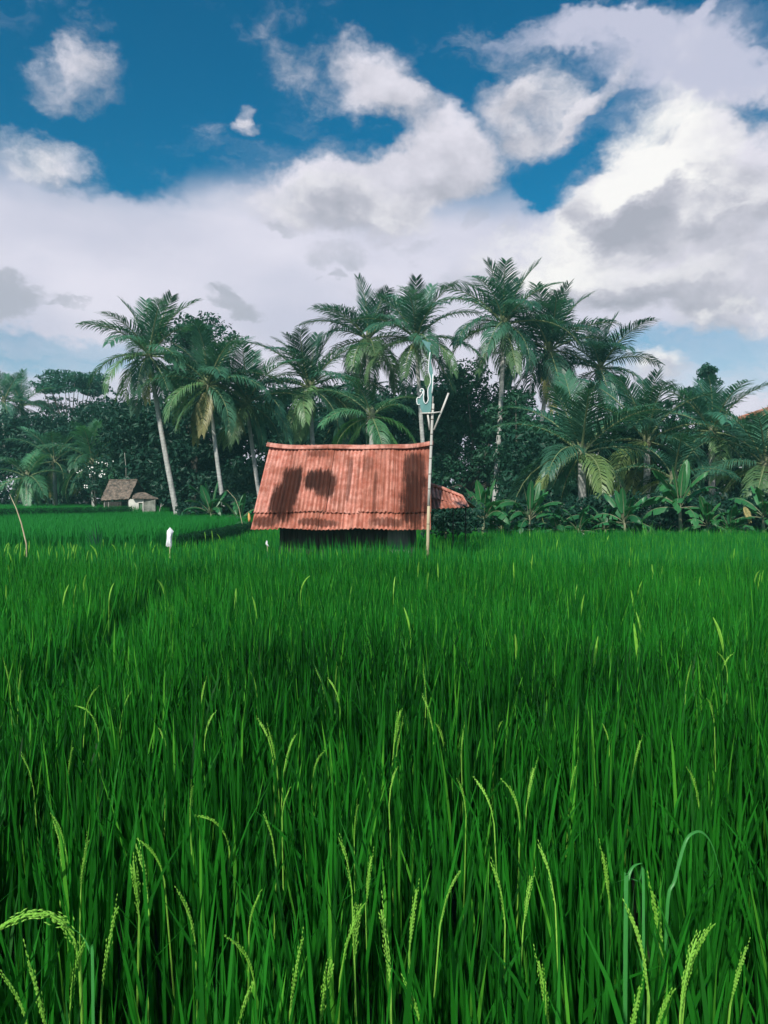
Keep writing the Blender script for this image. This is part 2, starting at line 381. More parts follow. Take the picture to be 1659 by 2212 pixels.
g = MB(); rows = []
for j in range(41):
    rows.append([(-600 + 30 * i, -60 + 30 * j, 0.0) for i in range(41)])
g.grid(rows); g = g.build('ground', M['mud']); g['kind'] = 'structure'
UP = [(-4.75, 17.0), (-4.9, 26.5), (-4.2, 29.5), (2, 33), (2, 80), (-70, 80), (-70, 15.4), (-9, 15.6)]
TOP = [(-12.4, 37.5), (-11.4, 44), (-11, 62), (-70, 62), (-70, 26.0), (-15.5, 30.0)]
ground_poly('upper_terrace', UP, -.02, .37, M['mud'])
ground_poly('top_terrace', TOP, .20, .55, M['mud'])
ground_poly('tree_bank', [(1.2, 22.5), (40, 20.5), (40, 90), (2.02, 90), (2.02, 33.5)], -.02, .12, M['mud'])

def bund(name, line, z0, h, w=.28):
    """low earth ridge along a terrace edge"""
    rows = []; r = random.Random(len(line)); pts = []
    for (x0, y0), (x1, y1) in zip(line, line[1:]):
        n = max(2, int(math.hypot(x1 - x0, y1 - y0) / .5))
        pts += [(x0 + (x1 - x0) * i / n, y0 + (y1 - y0) * i / n) for i in range(n)]
    pts.append(line[-1])
    for i, (x, y) in enumerate(pts):
        a, b = pts[max(0, i - 1)], pts[min(len(pts) - 1, i + 1)]; t = Vector((b[0] - a[0], b[1] - a[1], 0)).normalized(); q = Vector((-t.y, t.x, 0)); hh = h * r.uniform(.85, 1.1)
        rows.append([Vector((x, y, 0)) + q * (w * u + r.uniform(-.02, .02)) + Vector((0, 0, z0 + hh * k)) for u, k in ((-1, -1.0), (-.85, .2), (-.45, .85), (0, 1), (.45, .85), (.85, .2), (1, -1.0))])
    mb = MB(); mb.grid(rows); o = mb.build(name, M['mud'], None, True); o['kind'] = 'structure'
bund('field_bund', [(-9.0, 15.5), (-4.72, 16.9), (-4.87, 26.5), (-4.17, 29.5), (-2.6, 31.0)], .37, .22)
bund('field_bund', [(-40, 28.2), (-15.5, 29.95), (-12.4, 37.4), (-11.4, 44)], .55, .18)

def inside(P, poly):
    x, y = P[:, 0], P[:, 1]; r = np.zeros(len(P), bool); n = len(poly)
    for i in range(n):
        x0, y0 = poly[i]; x1, y1 = poly[(i + 1) % n]
        c = ((y0 > y) != (y1 > y)) & (x < (x1 - x0) * (y - y0) / (y1 - y0 + 1e-12) + x0); r ^= c
    return r

# ------------------------------------------------------------------ the shed with the rusty roof
STAINS = [(.47, .50, .27, .38, 1.0), (.56, .82, .20, .36, 1.0), (1.03, .86, .30, .22, 1.0), (1.20, .78, .18, .26, .95), (2.83, .55, .25, .56, 1.0), (2.83, 1.12, .22, .34, .9), (.24, .15, .26, .10, .8), (1.15, .12, .36, .07, .75), (.95, 1.42, .26, .08, .5),
          (1.62, .95, .05, .45, .6), (2.40, .12, .34, .08, .7), (2.12, .6, .04, .5, .5), (1.95, 1.2, .1, .16, .4)]
M['rust'] = rust_mat()

def corrugated(p00, p10, p11, p01, waves, amp=.0115, rows=4, per=6, ragged=0.0, seed=0):
    """sheet with ridges running from the 0-edge to the 1-edge; p00-p10 is the upper edge"""
    r = random.Random(seed); p00, p10, p11, p01 = map(Vector, (p00, p10, p11, p01))
    nrm = (p10 - p00).cross(p01 - p00).normalized()
    if nrm.z < 0: nrm = -nrm
    n = int(waves * per); out = []
    rag = [r.uniform(-ragged, ragged) for _ in range(n + 1)]
    for j in range(rows + 1):
        v = j / rows; row = []
        for i in range(n + 1):
            u = i / n
            vv = v + (rag[i] if j == rows else 0)
            p = (p00 * (1 - u) + p10 * u) * (1 - vv) + (p01 * (1 - u) + p11 * u) * vv
            row.append(p + nrm * amp * math.sin(2 * math.pi * waves * u))
        out.append(row)
    mb = MB(); mb.grid(out)
    m2 = [[p - nrm * .0015 for p in row] for row in out]; mb.grid([list(reversed(r_)) for r_ in m2])
    mb.att = [.5 - .5 * math.sin(2 * math.pi * waves * i / n) for j in range(rows + 1) for i in range(n + 1)]
    return mb

SHED = empty('shed', (-2.315, 13.5, 0), math.radians(-3.2))
tag(SHED, 'small field shed with a steep rust-red corrugated iron roof', 'shed')
RUN, EZ, RZ, LEN = 1.6, 1.25, 2.77, 3.1
def roof_pt(x, t, lift=0.0):      # t: 0 ridge .. 1 eave on the front slope
    y = RUN * (1 - t); z = RZ + (EZ - RZ) * t
    nx = Vector((0, -(RZ - EZ), RUN)).normalized()
    return Vector((x, y, z)) + nx * lift
xs = [-.02, .60, 1.235, 1.86, 2.43, LEN + .02]
for i in range(5):
    a, b = xs[i] - (.035 if i else 0), xs[i + 1] + .035 * (i < 4); l = .018 + .022 * (i % 2); j = [0, -.012, .008, .004, -.01][i]
    mb = corrugated(roof_pt(a, -.02, l), roof_pt(b, -.02, l), roof_pt(b + .01 * (i - 2), .825 + j, l + .006), roof_pt(a + .01 * (i - 2), .825 - j * .5, l + .004), round((b - a) / .076), ragged=.008, seed=i)
    mb.build('roof_sheet', M['rust'], SHED, True, color=[(1.0, .95, .95), (.92, .85, .82), (1.12, 1.1, 1.1), (.95, .88, .85), (.72, .62, .58)][i])
xs = [-.03, .42, 1.12, 1.75, 2.46, LEN + .03]
for i in range(5):
    a, b = xs[i] - (.03 if i else 0), xs[i + 1] + .03 * (i < 4); l = -.012 + .016 * (i % 2); j = [.0, .012, -.006, .01, -.004][i]
    mb = corrugated(roof_pt(a, .76, l), roof_pt(b, .76, l), roof_pt(b, 1.0 + j, l + .004), roof_pt(a, 1.0 - j, l + .002), round((b - a) / .076), ragged=.02, rows=3, seed=20 + i)
    mb.build('roof_sheet', M['rust'], SHED, True, color=[(.85, .75, .7), (.95, .85, .8), (1.05, .95, .9), (1.0, .9, .85), (.9, .8, .72)][i])
for i in range(4):                # the slope behind
    a, b = LEN * i / 4 - .03, LEN * (i + 1) / 4 + .03; l = .006 * (i % 2)
    mb = corrugated((a, RUN - .02, RZ + .02 + l), (b, RUN - .02, RZ + .02 + l), (b, 2 * RUN, EZ + .02 + l), (a, 2 * RUN, EZ + .02 + l), round((b - a) / .076), seed=40 + i)
    mb.build('roof_sheet', M['rust'], SHED, True)
rows = []                          # folded ridge cap, its two ends turned up
for i in range(25):
    u = i / 24; x = -.06 + (LEN + .14) * u
    up = .055 * max(0, 1 - u / .13) ** 1.6 + .075 * max(0, (u - .80) / .20) ** 1.6 + .006 * math.sin(u * 19)
    rows.append([Vector((x, RUN + .11 * c * 1.25, RZ + .055 + up + .085 * (1 - abs(c) ** 1.5) - .075)) for c in (-1, -.8, -.5, -.2, 0, .2, .5, .8, 1)])
mb = MB(); mb.grid(rows); mb.grid([[p - Vector((0, 0, .006)) for p in reversed(r)] for r in rows]); mb.build('ridge_cap', M['rust'], SHED, True)
k = 0; x = .46
while x < 2.34:                    # vertical planks of the front wall
    w = random.Random(k).uniform(.11, .15); mb = MB(); d = .004 * (k % 3)
    mb.box((x, .47 - d, 0), (x + w - .008, .495 - d, 1.62)); mb.build('plank', M['plank'], SHED); x += w; k += 1
mb = MB(); mb.box((2.36, .455, 0), (2.80, .50, 1.62)); mb.build('grey_panel', M['grey_board'], SHED)
for px_ in (.44, 2.80):
    mb = MB(); mb.box((px_ - .035, .40, 0), (px_ + .035, .468, 1.60)); mb.build('corner_post', M['plank'], SHED)
for gx in (.42, 2.83):             # gable walls
    mb = MB(); y0, y1 = .50, 2.70
    prof = [(y0, 0), (y1, 0), (y1, 1.62), (RUN, RZ - .12), (y0, 1.62)]
    mb.add([(gx - .015, y, z) for y, z in prof] + [(gx + .015, y, z) for y, z in prof],
           [(4, 3, 2, 1, 0), (5, 6, 7, 8, 9)] + [(i, (i + 1) % 5, (i + 1) % 5 + 5, i + 5) for i in range(5)])
    mb.build('gable_wall', M['plank'], SHED)
mb = MB(); mb.box((.435, 2.69, 0), (2.815, 2.72, 1.6)); mb.build('back_wall', M['plank'], SHED)
for t in (.10, .5, .92):
    p = roof_pt(0, t, -.05); mb = MB(); mb.tube([(0.02, p.y, p.z - .03), (LEN - .02, p.y, p.z - .03)], .025, 5); mb.build('purlin', M['plank'], SHED)
# side awning on the right gable
SI = SHED.matrix_basis.inverted()
def sl(px, py, d): return SI @ at(px, py, d)
def awn(tl, tr, br, bl, waves, seed, rows=2):
    corrugated(tl, tr, br, bl, waves, .011, rows, seed=seed, ragged=.01).build('awning_sheet', M['rust'], SHED, True)
A0, A1 = sl(917, 1068, 15.25), sl(985, 1082, 15.05)
awn(A0, A1, sl(1004, 1096, 14.7), sl(917, 1100, 14.55), 9, 60)
B0, B1 = sl(917, 1045, 15.5), sl(996, 1074, 15.45)
awn(B0, B1, sl(1010, 1094, 14.95), sl(917, 1071, 15.0), 10, 61)
awn(B1 + Vector((0, 0, .012)), B0 + Vector((0, 0, .012)), sl(930, 1098, 16.6), sl(1030, 1097, 16.2), 9, 62)
mb = MB(); mb.tube([B0 + Vector((0, -.02, .03)), (B0 + B1) / 2 + Vector((0, -.02, .045)), B1 + Vector((.02, -.02, .02)), sl(1012, 1094, 14.98)], [.03, .035, .03, .018], 8); mb.build('awning_hip_cap', M['rust'], SHED, True)
for p in (sl(985, 1100, 15.9), sl(1012, 1100, 16.3)):
    mb = MB(); mb.tube([(p.x - .06, p.y, 0), (p.x - .06, p.y, p.z)], .016, 6); mb.build('awning_post', M['plank'], SHED)

# ------------------------------------------------------------------ bamboo pole with the painted board
PD = 13.0
base = at(924, 1176, PD); base.z = 0
POLE = empty('ornament_pole', base)
tag(POLE, 'tall bamboo pole carrying a teal swan-shaped board at the right end of the rusty roof', 'pole')
def pl(px, py, d=PD): return at(px, py, d) - base
def zx(x, y): return ((1280 + x * .14472) / 1.4756, (1080 + y * .14472) / 1.4756)   # close-up of the board to photo grid
knees = [(924, 1176), (925.5, 1110), (928, 1040), (931, 970), (934, 900), (935.5, 872)]
pts = [Vector((0, 0, -.1))] + [pl(*k) for k in knees]
def pole_at(py):
    for (x0, y0), (x1, y1) in zip(knees, knees[1:]):
        if y0 >= py >= y1: return x0 + (x1 - x0) * (y0 - py) / (y0 - y1)
    return knees[-1][0] if py < knees[-1][1] else knees[0][0]
lowpts = [Vector((0, 0, -.1)), pl(924, 1176), pl(pole_at(1130), 1130), pl(pole_at(1092), 1092)]
mb = MB(); mb.tube(lowpts, [.028, .028, .027, .026], 10); mb.build('lower_culm', M['bamboo_gold'], POLE, True)
hi = [pl(pole_at(y), y) for y in (1092, 1040, 1000, 950, 900, 872)]
mb = MB(); mb.tube(hi, [.026, .0255, .025, .024, .023, .022], 10); mb.build('upper_culm', M['bamboo_pale'], POLE, True)
for y in (1132, 1092, 1056, 1024, 990, 962, 938, 906, 884):
    c = pl(pole_at(y), y); mb = MB(); mb.tube([c - Vector((0, 0, .008)), c, c + Vector((0, 0, .008))], [.0265, .0295, .0265], 10); mb.build('bamboo_joint', M['bamboo_node'], POLE, True)
for a, b, r in (((1035, 1195), (712, 2010), .017), ((572, 1640), (620, 2010), .016)):
    mb = MB(); mb.tube([pl(*zx(*a), PD - .02), pl(*zx((a[0] + b[0]) / 2 + 4, (a[1] + b[1]) / 2), PD - .015), pl(*zx(*b), PD)], r, 7); mb.build('side_stick', M['bamboo_pale'], POLE, True)
mb = MB(); mb.tube([pl(*zx(440, 1640), PD - .05), pl(*zx(690, 1632), PD - .05), pl(*zx(845, 1612), PD - .05)], .013, 6); mb.build('cross_stick', M['bamboo_pale'], POLE, True)
mb = MB(); mb.tube([pl(*zx(690, 1250), PD), pl(*zx(688, 1460), PD)], .008, 5); mb.build('tie_rod', M['bamboo_pale'], POLE, True)
OUT = [(470, 1632), (430, 1560), (410, 1490), (408, 1445), (372, 1452), (345, 1440), (335, 1380), (336, 1325), (352, 1296), (385, 1294), (402, 1308), (408, 1272), (440, 1235), (462, 1195), (462, 1160), (448, 1140), (428, 1150), (414, 1178), (402, 1158), (412, 1118), (440, 1096), (472, 1106), (490, 1145), (492, 1200), (482, 1280), (484, 1350), (500, 1400), (525, 1432), (556, 1416), (582, 1370), (590, 1320), (580, 1240), (578, 1150), (590, 1075), (618, 1020), (638, 970), (640, 890), (622, 810), (602, 750), (588, 690), (596, 600), (604, 480), (616, 380), (628, 300), (600, 250), (560, 200), (520, 150), (500, 110), (470, 70), (440, 20), (480, 30), (540, 55), (600, 70), (652, 84), (640, 130), (622, 170), (634, 240), (640, 320), (640, 420), (642, 520), (662, 610), (686, 690), (692, 780), (688, 900), (686, 1000), (680, 1100), (668, 1200), (662, 1330), (656, 1480), (648, 1590), (600, 1632)]
front = [pl(*zx(*p), PD - .045) for p in OUT]; th = Vector((0, .022, 0)); n = len(front)
def fill_board(pts2):
    """ear clipping of a simple outline"""
    idx = list(range(len(pts2))); tris = []
    def area(a, b, c): return (b[0] - a[0]) * (c[1] - a[1]) - (c[0] - a[0]) * (b[1] - a[1])
    s = sum(pts2[i][0] * pts2[(i + 1) % len(pts2)][1] - pts2[(i + 1) % len(pts2)][0] * pts2[i][1] for i in range(len(pts2)))
    if s < 0: idx.reverse()
    guard = 0
    while len(idx) > 3 and guard < 5000:
        guard += 1
        for i in range(len(idx)):
            a, b, c = idx[i - 1], idx[i], idx[(i + 1) % len(idx)]
            A, B, C = pts2[a], pts2[b], pts2[c]
            if area(A, B, C) <= 0: continue
            if any(area(A, B, pts2[q]) > 0 and area(B, C, pts2[q]) > 0 and area(C, A, pts2[q]) > 0 for q in idx if q not in (a, b, c)): continue
            tris.append((a, b, c)); idx.pop(i); break
        else: break
    tris.append(tuple(idx)); return tris
tr = fill_board([(p.x, p.z) for p in front])
mb = MB(); mb.add(front + [p + th for p in front], tr + [tuple(i + n for i in reversed(t)) for t in tr] + [(i, (i + 1) % n, (i + 1) % n + n, i + n) for i in range(n)])
BOARD = mb.build('swan_board', M['teal_paint'], POLE)
BOARD['label'] = 'flat teal swan-shaped board with a white painted edge'
for seg in (front[3:15], front[16:44], front[62:67]):
    mb = MB(); mb.tube([p + Vector((0, -.006, 0)) for p in seg], .0105, 5); mb.build('white_edging', M['white_paint'], BOARD, True)

# ------------------------------------------------------------------ the far hut
HD = 39.0
def zh(x, y): return ((300 + x * .15672) / 1.4756, (1480 + y * .15672) / 1.4756)
hb = at(*zh(560, 960), HD); hb.z = .36
HUT = empty('hut', hb)
tag(HUT, 'small old hut with a brown shingle roof and a white wall beyond the rice', 'hut')
def hp(x, y, d=HD): return at(*zh(x, y), d) - hb
def slab(tl, tr_, br, bl, nu, nv, amp, thick, rag, seed):
    r = random.Random(seed); tl, tr_, br, bl = map(Vector, (tl, tr_, br, bl)); rows = []
    nrm = (tr_ - tl).cross(bl - tl).normalized(); nrm = nrm if nrm.z > 0 else -nrm
    for j in range(nv + 1):
        row = []
        for i in range(nu + 1):
            u, v = i / nu, j / nv
            if j in (0, nv): v += r.uniform(-rag, rag) * (1 if j else .3)
            if i in (0, nu): u += r.uniform(-rag, rag) * .6
            row.append((tl * (1 - u) + tr_ * u) * (1 - v) + (bl * (1 - u) + br * u) * v + nrm * (r.uniform(-amp, amp) + amp * 1.2 * ((j * 3) % 2)))
        rows.append(row)
    mb = MB(); mb.grid(rows); mb.grid([[p - nrm * thick for p in reversed(row)] for row in rows])
    e = rows[-1]; mb.grid([e, [p - nrm * thick for p in e]]); e = [r_[-1] for r_ in rows]; mb.grid([e, [p - nrm * thick for p in e]]); e = [r_[0] for r_ in rows]; mb.grid([e, [p - nrm * thick for p in e]])
    return mb
F0, F1, F2, F3 = hp(305, 328, 39.7), hp(885, 322, 39.7), hp(705, 702, 38.9), hp(130, 735, 38.9)
FR = slab(F0, F1, F2, F3, 22, 14, .014, .05, .02, 1).build('front_roof', M['shingle'], HUT)
slab(F1 + Vector((0, .02, 0)), F0 + Vector((0, .02, 0)), hp(330, 640, 41.0), hp(1075, 610, 41.0), 14, 8, .012, .05, .02, 2).build('back_roof', M['shingle'], HUT)
mb = MB(); mb.tube([F0 + Vector((0, 0, .02)), (F0 + F1) / 2 + Vector((0, 0, .01)), F1 + Vector((0, 0, .025))], .035, 6); mb.build('ridge', M['shingle'], HUT)
slab(hp(800, 588, 39.6), hp(1010, 566, 39.6), hp(1300, 690, 39.0), hp(770, 692, 38.7), 12, 6, .012, .04, .02, 3).build('lean_to_roof', M['shingle'], HUT)
mb = MB(); mb.add([hp(885, 372, 39.75), hp(790, 600, 39.3), hp(1040, 600, 40.6)], [(0, 1, 2)]); mb.add([hp(885, 372, 39.75) + Vector((-.03, 0, 0)), hp(790, 600, 39.3) + Vector((-.03, 0, 0)), hp(1040, 600, 40.6) + Vector((-.03, 0, 0))], [(2, 1, 0)]); mb.build('gable_wall', M['plank'], HUT)
def wallbox(x0, x1, ytop, d, thick, mat, name, zlow=0.0):
    a, b = hp(x0, ytop, d), hp(x1, ytop, d); mb = MB(); mb.box((a.x, a.y, zlow), (b.x, a.y + thick, a.z)); return mb.build(name, mat, HUT)
wallbox(700, 905, 706, 38.95, .1, M['plaster'], 'white_wall')
wallbox(985, 1003, 700, 38.95, .1, M['plaster'], 'door_jamb')
a, b = hp(905, 706, 38.95), hp(985, 785, 38.95); mb = MB(); mb.box((a.x + .002, a.y, b.z), (b.x - .002, a.y + .1, a.z)); mb.build('lintel', M['plaster'], HUT)
a, b = hp(907, 786, 38.98), hp(984, 915, 38.98); c_ = hp(950, 945, 38.98)
mb = MB(); mb.add([(a.x, a.y + .04, a.z), (b.x, a.y + .04, a.z), (b.x, a.y + .04, b.z + .05), (c_.x, a.y + .04, c_.z), (a.x, a.y + .04, b.z + .05)], [(0, 1, 2, 3, 4)]); mb.add([(a.x, a.y + .06, a.z), (b.x, a.y + .06, a.z), (b.x, a.y + .06, b.z + .05), (c_.x, a.y + .06, c_.z), (a.x, a.y + .06, b.z + .05)], [(4, 3, 2, 1, 0)]); mb.build('shutter', M['door_green'], HUT)
wallbox(1003, 1245, 712, 39.0, .1, M['dim_plaster'], 'mossy_wall')
wallbox(215, 700, 760, 40.4, .06, M['plank'], 'back_wall')
for x, m_, r in ((207, 'post_wood', .022), (293, 'post_wood', .02), (402, 'plank', .014), (487, 'plank', .014), (545, 'bark', .018), (690, 'plank', .03)):
    p = hp(x, 745, 39.05); q = hp(x + random.uniform(-4, 4), 745, 39.05); mb = MB(); mb.tube([(q.x, q.y, 0), (p.x, p.y, p.z)], r, 6); mb.build('post', M[m_], HUT)
a, b = hp(400, 905, 39.05), hp(490, 905, 39.05); mb = MB(); mb.tube([a, b], .012, 5); mb.build('rail', M['plank'], HUT)

def stick(name, label, cat, pts, rad, mat, n=6):
    b = Vector(pts[0]); o = MB(); o.tube([Vector(p) - b for p in pts], rad, n)
    r = o.build(name, mat, None, True, loc=b); tag(r, label, cat); return r
p = hp(1325, 960, 38.8) + hb
fk = empty('forked_stick', (p.x, p.y, .36)); tag(fk, 'pale forked stick poking up right of the far hut', 'stick')
q = [hp(1325, 965, 38.8), hp(1350, 870, 38.8), hp(1366, 800, 38.8)]; o_ = Vector((p.x, p.y, .36)) - hb
mb = MB(); mb.tube([(q[0] - o_) * Vector((1, 1, 0)) if False else Vector((q[0].x - o_.x - .02, 0, 0)), q[0] - o_, q[1] - o_, q[2] - o_], .016, 5); mb.build('stem', M['post_wood'], fk, True)
mb = MB(); mb.tube([q[1] - o_, hp(1412, 815, 38.8) - o_], [.014, .01], 5); mb.build('fork', M['post_wood'], fk, True)
a = at(273, 1050, 41); a.z = .36
stick('thin_pole', 'thin dark pole rising behind the far hut roof', 'pole', [a, at(272, 1010, 41), at(269, 978, 41)], .014, M['post_wood'], 5)
a = at(58, 1182, 12.6); a.z = 0
stick('bamboo_rod', 'thin pale bamboo rod leaning left over the rice at the left edge', 'rod', [a, at(57, 1175, 12.6), at(46, 1130, 12.6), at(35, 1098, 12.6), at(21, 1068, 12.6)], [.012, .012, .011, .008, .003], M['bamboo_gold'], 6)

# white bags tied on sticks
def bag(name, label, outline, d, stickx, seed, extra=None):
    z = lambda x, y: ((480 + x * .25316) / 1.4756, (1650 + y * .25316) / 1.4756)
    P0 = [at(*z(*p), d) for p in outline]; b = at(*z(stickx, 480), d); b.z = 0
    root = empty(name, b); tag(root, label, 'bag')
    r = random.Random(seed); cen = sum(P0, Vector()) / len(P0); n = len(P0)
    rings = []
    # pillowy shell: outline rim plus inner rings pushed front and back
    for s, dep in ((1, 0), (.82, .6), (.5, .95)):
        rings.append([(cen + (p - cen) * s, dep) for p in P0])
    W = (max(p.x for p in P0) - min(p.x for p in P0)) * .33; mb = MB()
    for sg in (-1, 1):
        rr = [[p + Vector((0, sg * W * dep * r.uniform(.75, 1.15), 0)) - b for p, dep in ring] for ring in rings]
        rr = [row + [row[0]] for row in rr]; mb.grid(rr)
        c = cen + Vector((0, sg * W, 0)) - b; k = len(mb.v) - (n + 1)
        mb.add([c] + rr[-1], [(0, i + 1, i + 2) for i in range(n)])
    mb.build('plastic_bag', M['white_cloth'], root, True)
    mb = MB(); mb.tube([(0, 0, 0), (at(*z(stickx + 2, 300), d) - b)], .006, 5); mb.build('stick', M['bamboo_gold'], root, True)
bag('scare_bag', 'white plastic bag tied on a stick above the rice, left of the shed', [(245, 120), (262, 142), (290, 170), (280, 205), (272, 240), (266, 275), (272, 310), (270, 350), (250, 392), (238, 365), (215, 372), (192, 356), (196, 310), (204, 260), (203, 205), (207, 165), (222, 148)], 12.6, 240, 1)
bag('small_scare_bag', 'small torn white bag low in the rice beside the left corner of the shed', [(1462, 284), (1476, 300), (1472, 330), (1484, 342), (1496, 366), (1482, 360), (1462, 362), (1456, 340), (1446, 338), (1452, 305)], 13.2, 1468, 2)

# ------------------------------------------------------------------ coconut palms
def frond_mesh(elev, bend, hang, seed, nl=50, young=False):
    """a pinnate leaf 1 m long growing along +X: midrib and two rows of leaflets"""
    r = random.Random(seed); n = 14; mb = MB()
    e = math.radians(elev); side = r.uniform(-.18, .18); p = Vector((0, 0, 0)); pts = [p.copy()]; dirs = []
    for i in range(n):
        s = (i + .5) / n
        a = e - math.radians(bend) * s ** 1.3; az = side * s * s * 1.5
        d = Vector((math.cos(a) * math.cos(az), math.cos(a) * math.sin(az), math.sin(a))); dirs.append(d)
        p = p + d / n; pts.append(p.copy())
    mb.tube(pts[::2] + ([pts[-1]] if n % 2 else []), [.014 * (1 - .85 * i / (n // 2)) for i in range(n // 2 + 1)], 4)
    nr = len(mb.f)
    for sd in (-1, 1):
        for k in range(nl):
            s = .10 + .90 * (k + r.uniform(.1, .9)) / nl
            if r.random() < .05: continue
            i = min(n - 1, int(s * n)); fr = s * n - i
            b = pts[i].lerp(pts[i + 1], min(1, fr)); t = dirs[i]
            lat = t.cross(Vector((0, 0, 1)))
            if lat.length < .05: lat = Vector((0, 1, 0))
            lat.normalize(); up = lat.cross(t).normalized()
            L = .33 * (min(1, s / .28) ** .6) * (1 - .62 * max(0, (s - .35) / .65) ** 1.5) * r.uniform(.85, 1.1)
            fwd = .45 + .75 * s
            d1 = (lat * sd + t * fwd + up * r.uniform(.10, .40)).normalized()
            d2 = (d1 + Vector((0, 0, -hang * r.uniform(.7, 1.3))) + t * .15).normalized()
            d3 = (d2 + Vector((0, 0, -hang * 1.2 * r.uniform(.6, 1.4)))).normalized()
            w = .0056 + .003 * r.random()
            wd = (t - d1 * t.dot(d1)).normalized() * w
            q1 = b + d1 * L * .35; q2 = q1 + d2 * L * .38; q3 = q2 + d3 * L * .30
            mb.add([b - wd * .6, b + wd * .6, q1 + wd, q1 - wd, q2 + wd * .8, q2 - wd * .8, q3], [(0, 1, 2, 3), (3, 2, 4, 5), (5, 4, 6)])
    me = mb.mesh('frond', [M['rachis'], M['frond']])
    me.polygons.foreach_set('material_index', [0 if i < nr else 1 for i in range(len(me.polygons))])
    return me

FR_ELEV = [83, 70, 57, 44, 30, 16, 0, -18, -40, -62]
FRONDS = []
for i, e in enumerate(FR_ELEV):
    t = i / 9
    FRONDS.append([frond_mesh(e + random.uniform(-5, 5), 34 + 66 * t ** .8 if e > -20 else 34 - 14 * (i - 8), .10 + .95 * t, 100 + i * 10 + k) for k in range(3)])
COCO = None
def coconut_mesh():
    mb = MB(); n = 8
    for j in range(5): pass
    rings = []
    for j in range(7):
        a = math.pi * j / 6; rings.append([(math.sin(a) * math.cos(2 * math.pi * k / n) * .5, math.sin(a) * math.sin(2 * math.pi * k / n) * .5, math.cos(a) * .62) for k in range(n + 1)])
    mb.grid(rings); return mb.mesh('coconut', M['coconut'], True)
COCO = coconut_mesh()

def palm(label, heart, basept, d, flen, n, seed, tmin=0.0, tmax=1.0, tint=(1, 1, 1), trunk_r=.14, group='coconut palms behind the rice fields', coconuts=0, zbase=.15, dbase=None, lowtint=None, yaw=None):
    """heart / basept in photo grid; flen frond length in metres"""
    r = random.Random(seed); H = at(*heart, d)
    B = at(basept[0], basept[1], dbase or d); B.z = zbase
    root = empty('coconut_palm', B); tag(root, label, 'palm tree', group)
    top = H - B; k = 9; pts = []
    for i in range(k + 1):
        s = i / k; c = Vector((top.x * (s ** 1.0), top.y * s, top.z * s)); c.x += .06 * top.z * .35 * math.sin(math.pi * s) * (1 if top.x > 0 else -1) * .25
        pts.append(c)
    mb = MB(); mb.tube(pts, [trunk_r * (1.35 if i == 0 else 1.0 - .28 * i / k) for i in range(k + 1)], 10)
    mb.build('trunk', M['trunk'], root, True)
    tr = trunk_r * .75; mb = MB()
    mb.tube([top - Vector((0, 0, .25)), top + Vector((0, 0, .05)), top + Vector((0, 0, .35)), top + Vector((0, 0, .75 * min(1, flen / 3)))], [tr, tr * 1.5, tr * 1.2, tr * .3], 8)
    mb.build('crown_heart', M['banana_stem'], root, True)
    n = round(n * .8); flen *= 1.1
    az0 = r.uniform(0, 6.28) if yaw is None else yaw
    for i in range(n):
        t = tmin + (tmax - tmin) * (i + .5) / n
        c = min(9, max(0, int(t * 10 + r.uniform(-.5, .5))))
        me = FRONDS[c][r.randrange(3)]
        L = flen * (.82 + .30 * math.sin(math.pi * min(1, t * 1.15))) * r.uniform(.9, 1.1)
        az = az0 + i * 2.39996 + r.uniform(-.25, .25)
        br = r.uniform(.65, 1.4); col = Vector(tint) * br
        if lowtint and t > .62 and r.random() < .65: col = Vector(lowtint) * br
        if t > .88 and r.random() < .3: col = Vector((4.6, 1.5, .9)) * br
        off = Vector((math.cos(az), math.sin(az), 0)) * tr * .6
        obj('frond', me, root, top + off + Vector((0, 0, .22 * (1 - t))), (r.uniform(-.25, .25), r.uniform(-.06, .06), az), (L, L, L), tuple(col))
    for i in range(coconuts):
        a = i * 2.1 + r.uniform(0, .5); R = tr + .13
        obj('coconut', COCO, root, top + Vector((math.cos(a) * R, math.sin(a) * R - .05, -.12 - .16 * (i % 3))), (r.uniform(-.4, .4), r.uniform(-.4, .4), 0), (.24, .24, .24))
    return root

OL = (2.4, 1.5, 1.0); YL = (4.4, 1.95, 1.05)
palm('tall coconut palm with a long pale leaning trunk beside the far hut', (322, 772), (389, 1118), 33, 2.55, 34, 1, .0, 1.0, (1.1, 1.05, 1.0), .125, lowtint=OL, zbase=.36)
palm('hazy coconut palm with a slender curved trunk, right of the tall leaning palm', (450, 836), (491, 1118), 32, 2.45, 30, 2, .05, .98, (1.15, 1.1, 1.05), .10, lowtint=OL, zbase=.36)
palm('coconut palm whose leaning trunk meets the left edge of the rusty roof', (533, 876), (572, 1120), 34, 2.6, 30, 3, .0, .97, (1.0, 1.0, 1.0), .105, lowtint=OL, zbase=.36)
palm('coconut palm rising behind the left half of the rusty roof', (668, 842), (692, 1100), 36, 3.0, 32, 4, .0, .97, (.95, 1, 1), .13, lowtint=OL)
palm('coconut palm rising behind the middle of the rusty roof, leftmost of a close pair', (795, 738), (800, 1100), 38, 2.9, 30, 5, .0, .93, (.9, .95, 1), .13, lowtint=OL)
palm('coconut palm with green nuts just behind the top of the teal board', (899, 738), (930, 1100), 36, 2.75, 28, 6, .0, .92, (.95, 1, .98), .12, coconuts=7, lowtint=OL)
palm('low young palm with long arching fronds right above the rusty ridge', (803, 905), (806, 1100), 29, 2.0, 17, 7, .22, .98, (1.35, 1.35, 1.0), .12, lowtint=(2.0, 1.9, .9))
palm('tallest coconut palm with a straight pale trunk, right of the rusty roof', (1089, 706), (1064, 1100), 37, 3.1, 34, 8, .0, .95, (.95, 1, 1), .14, coconuts=5, lowtint=OL, zbase=.12)
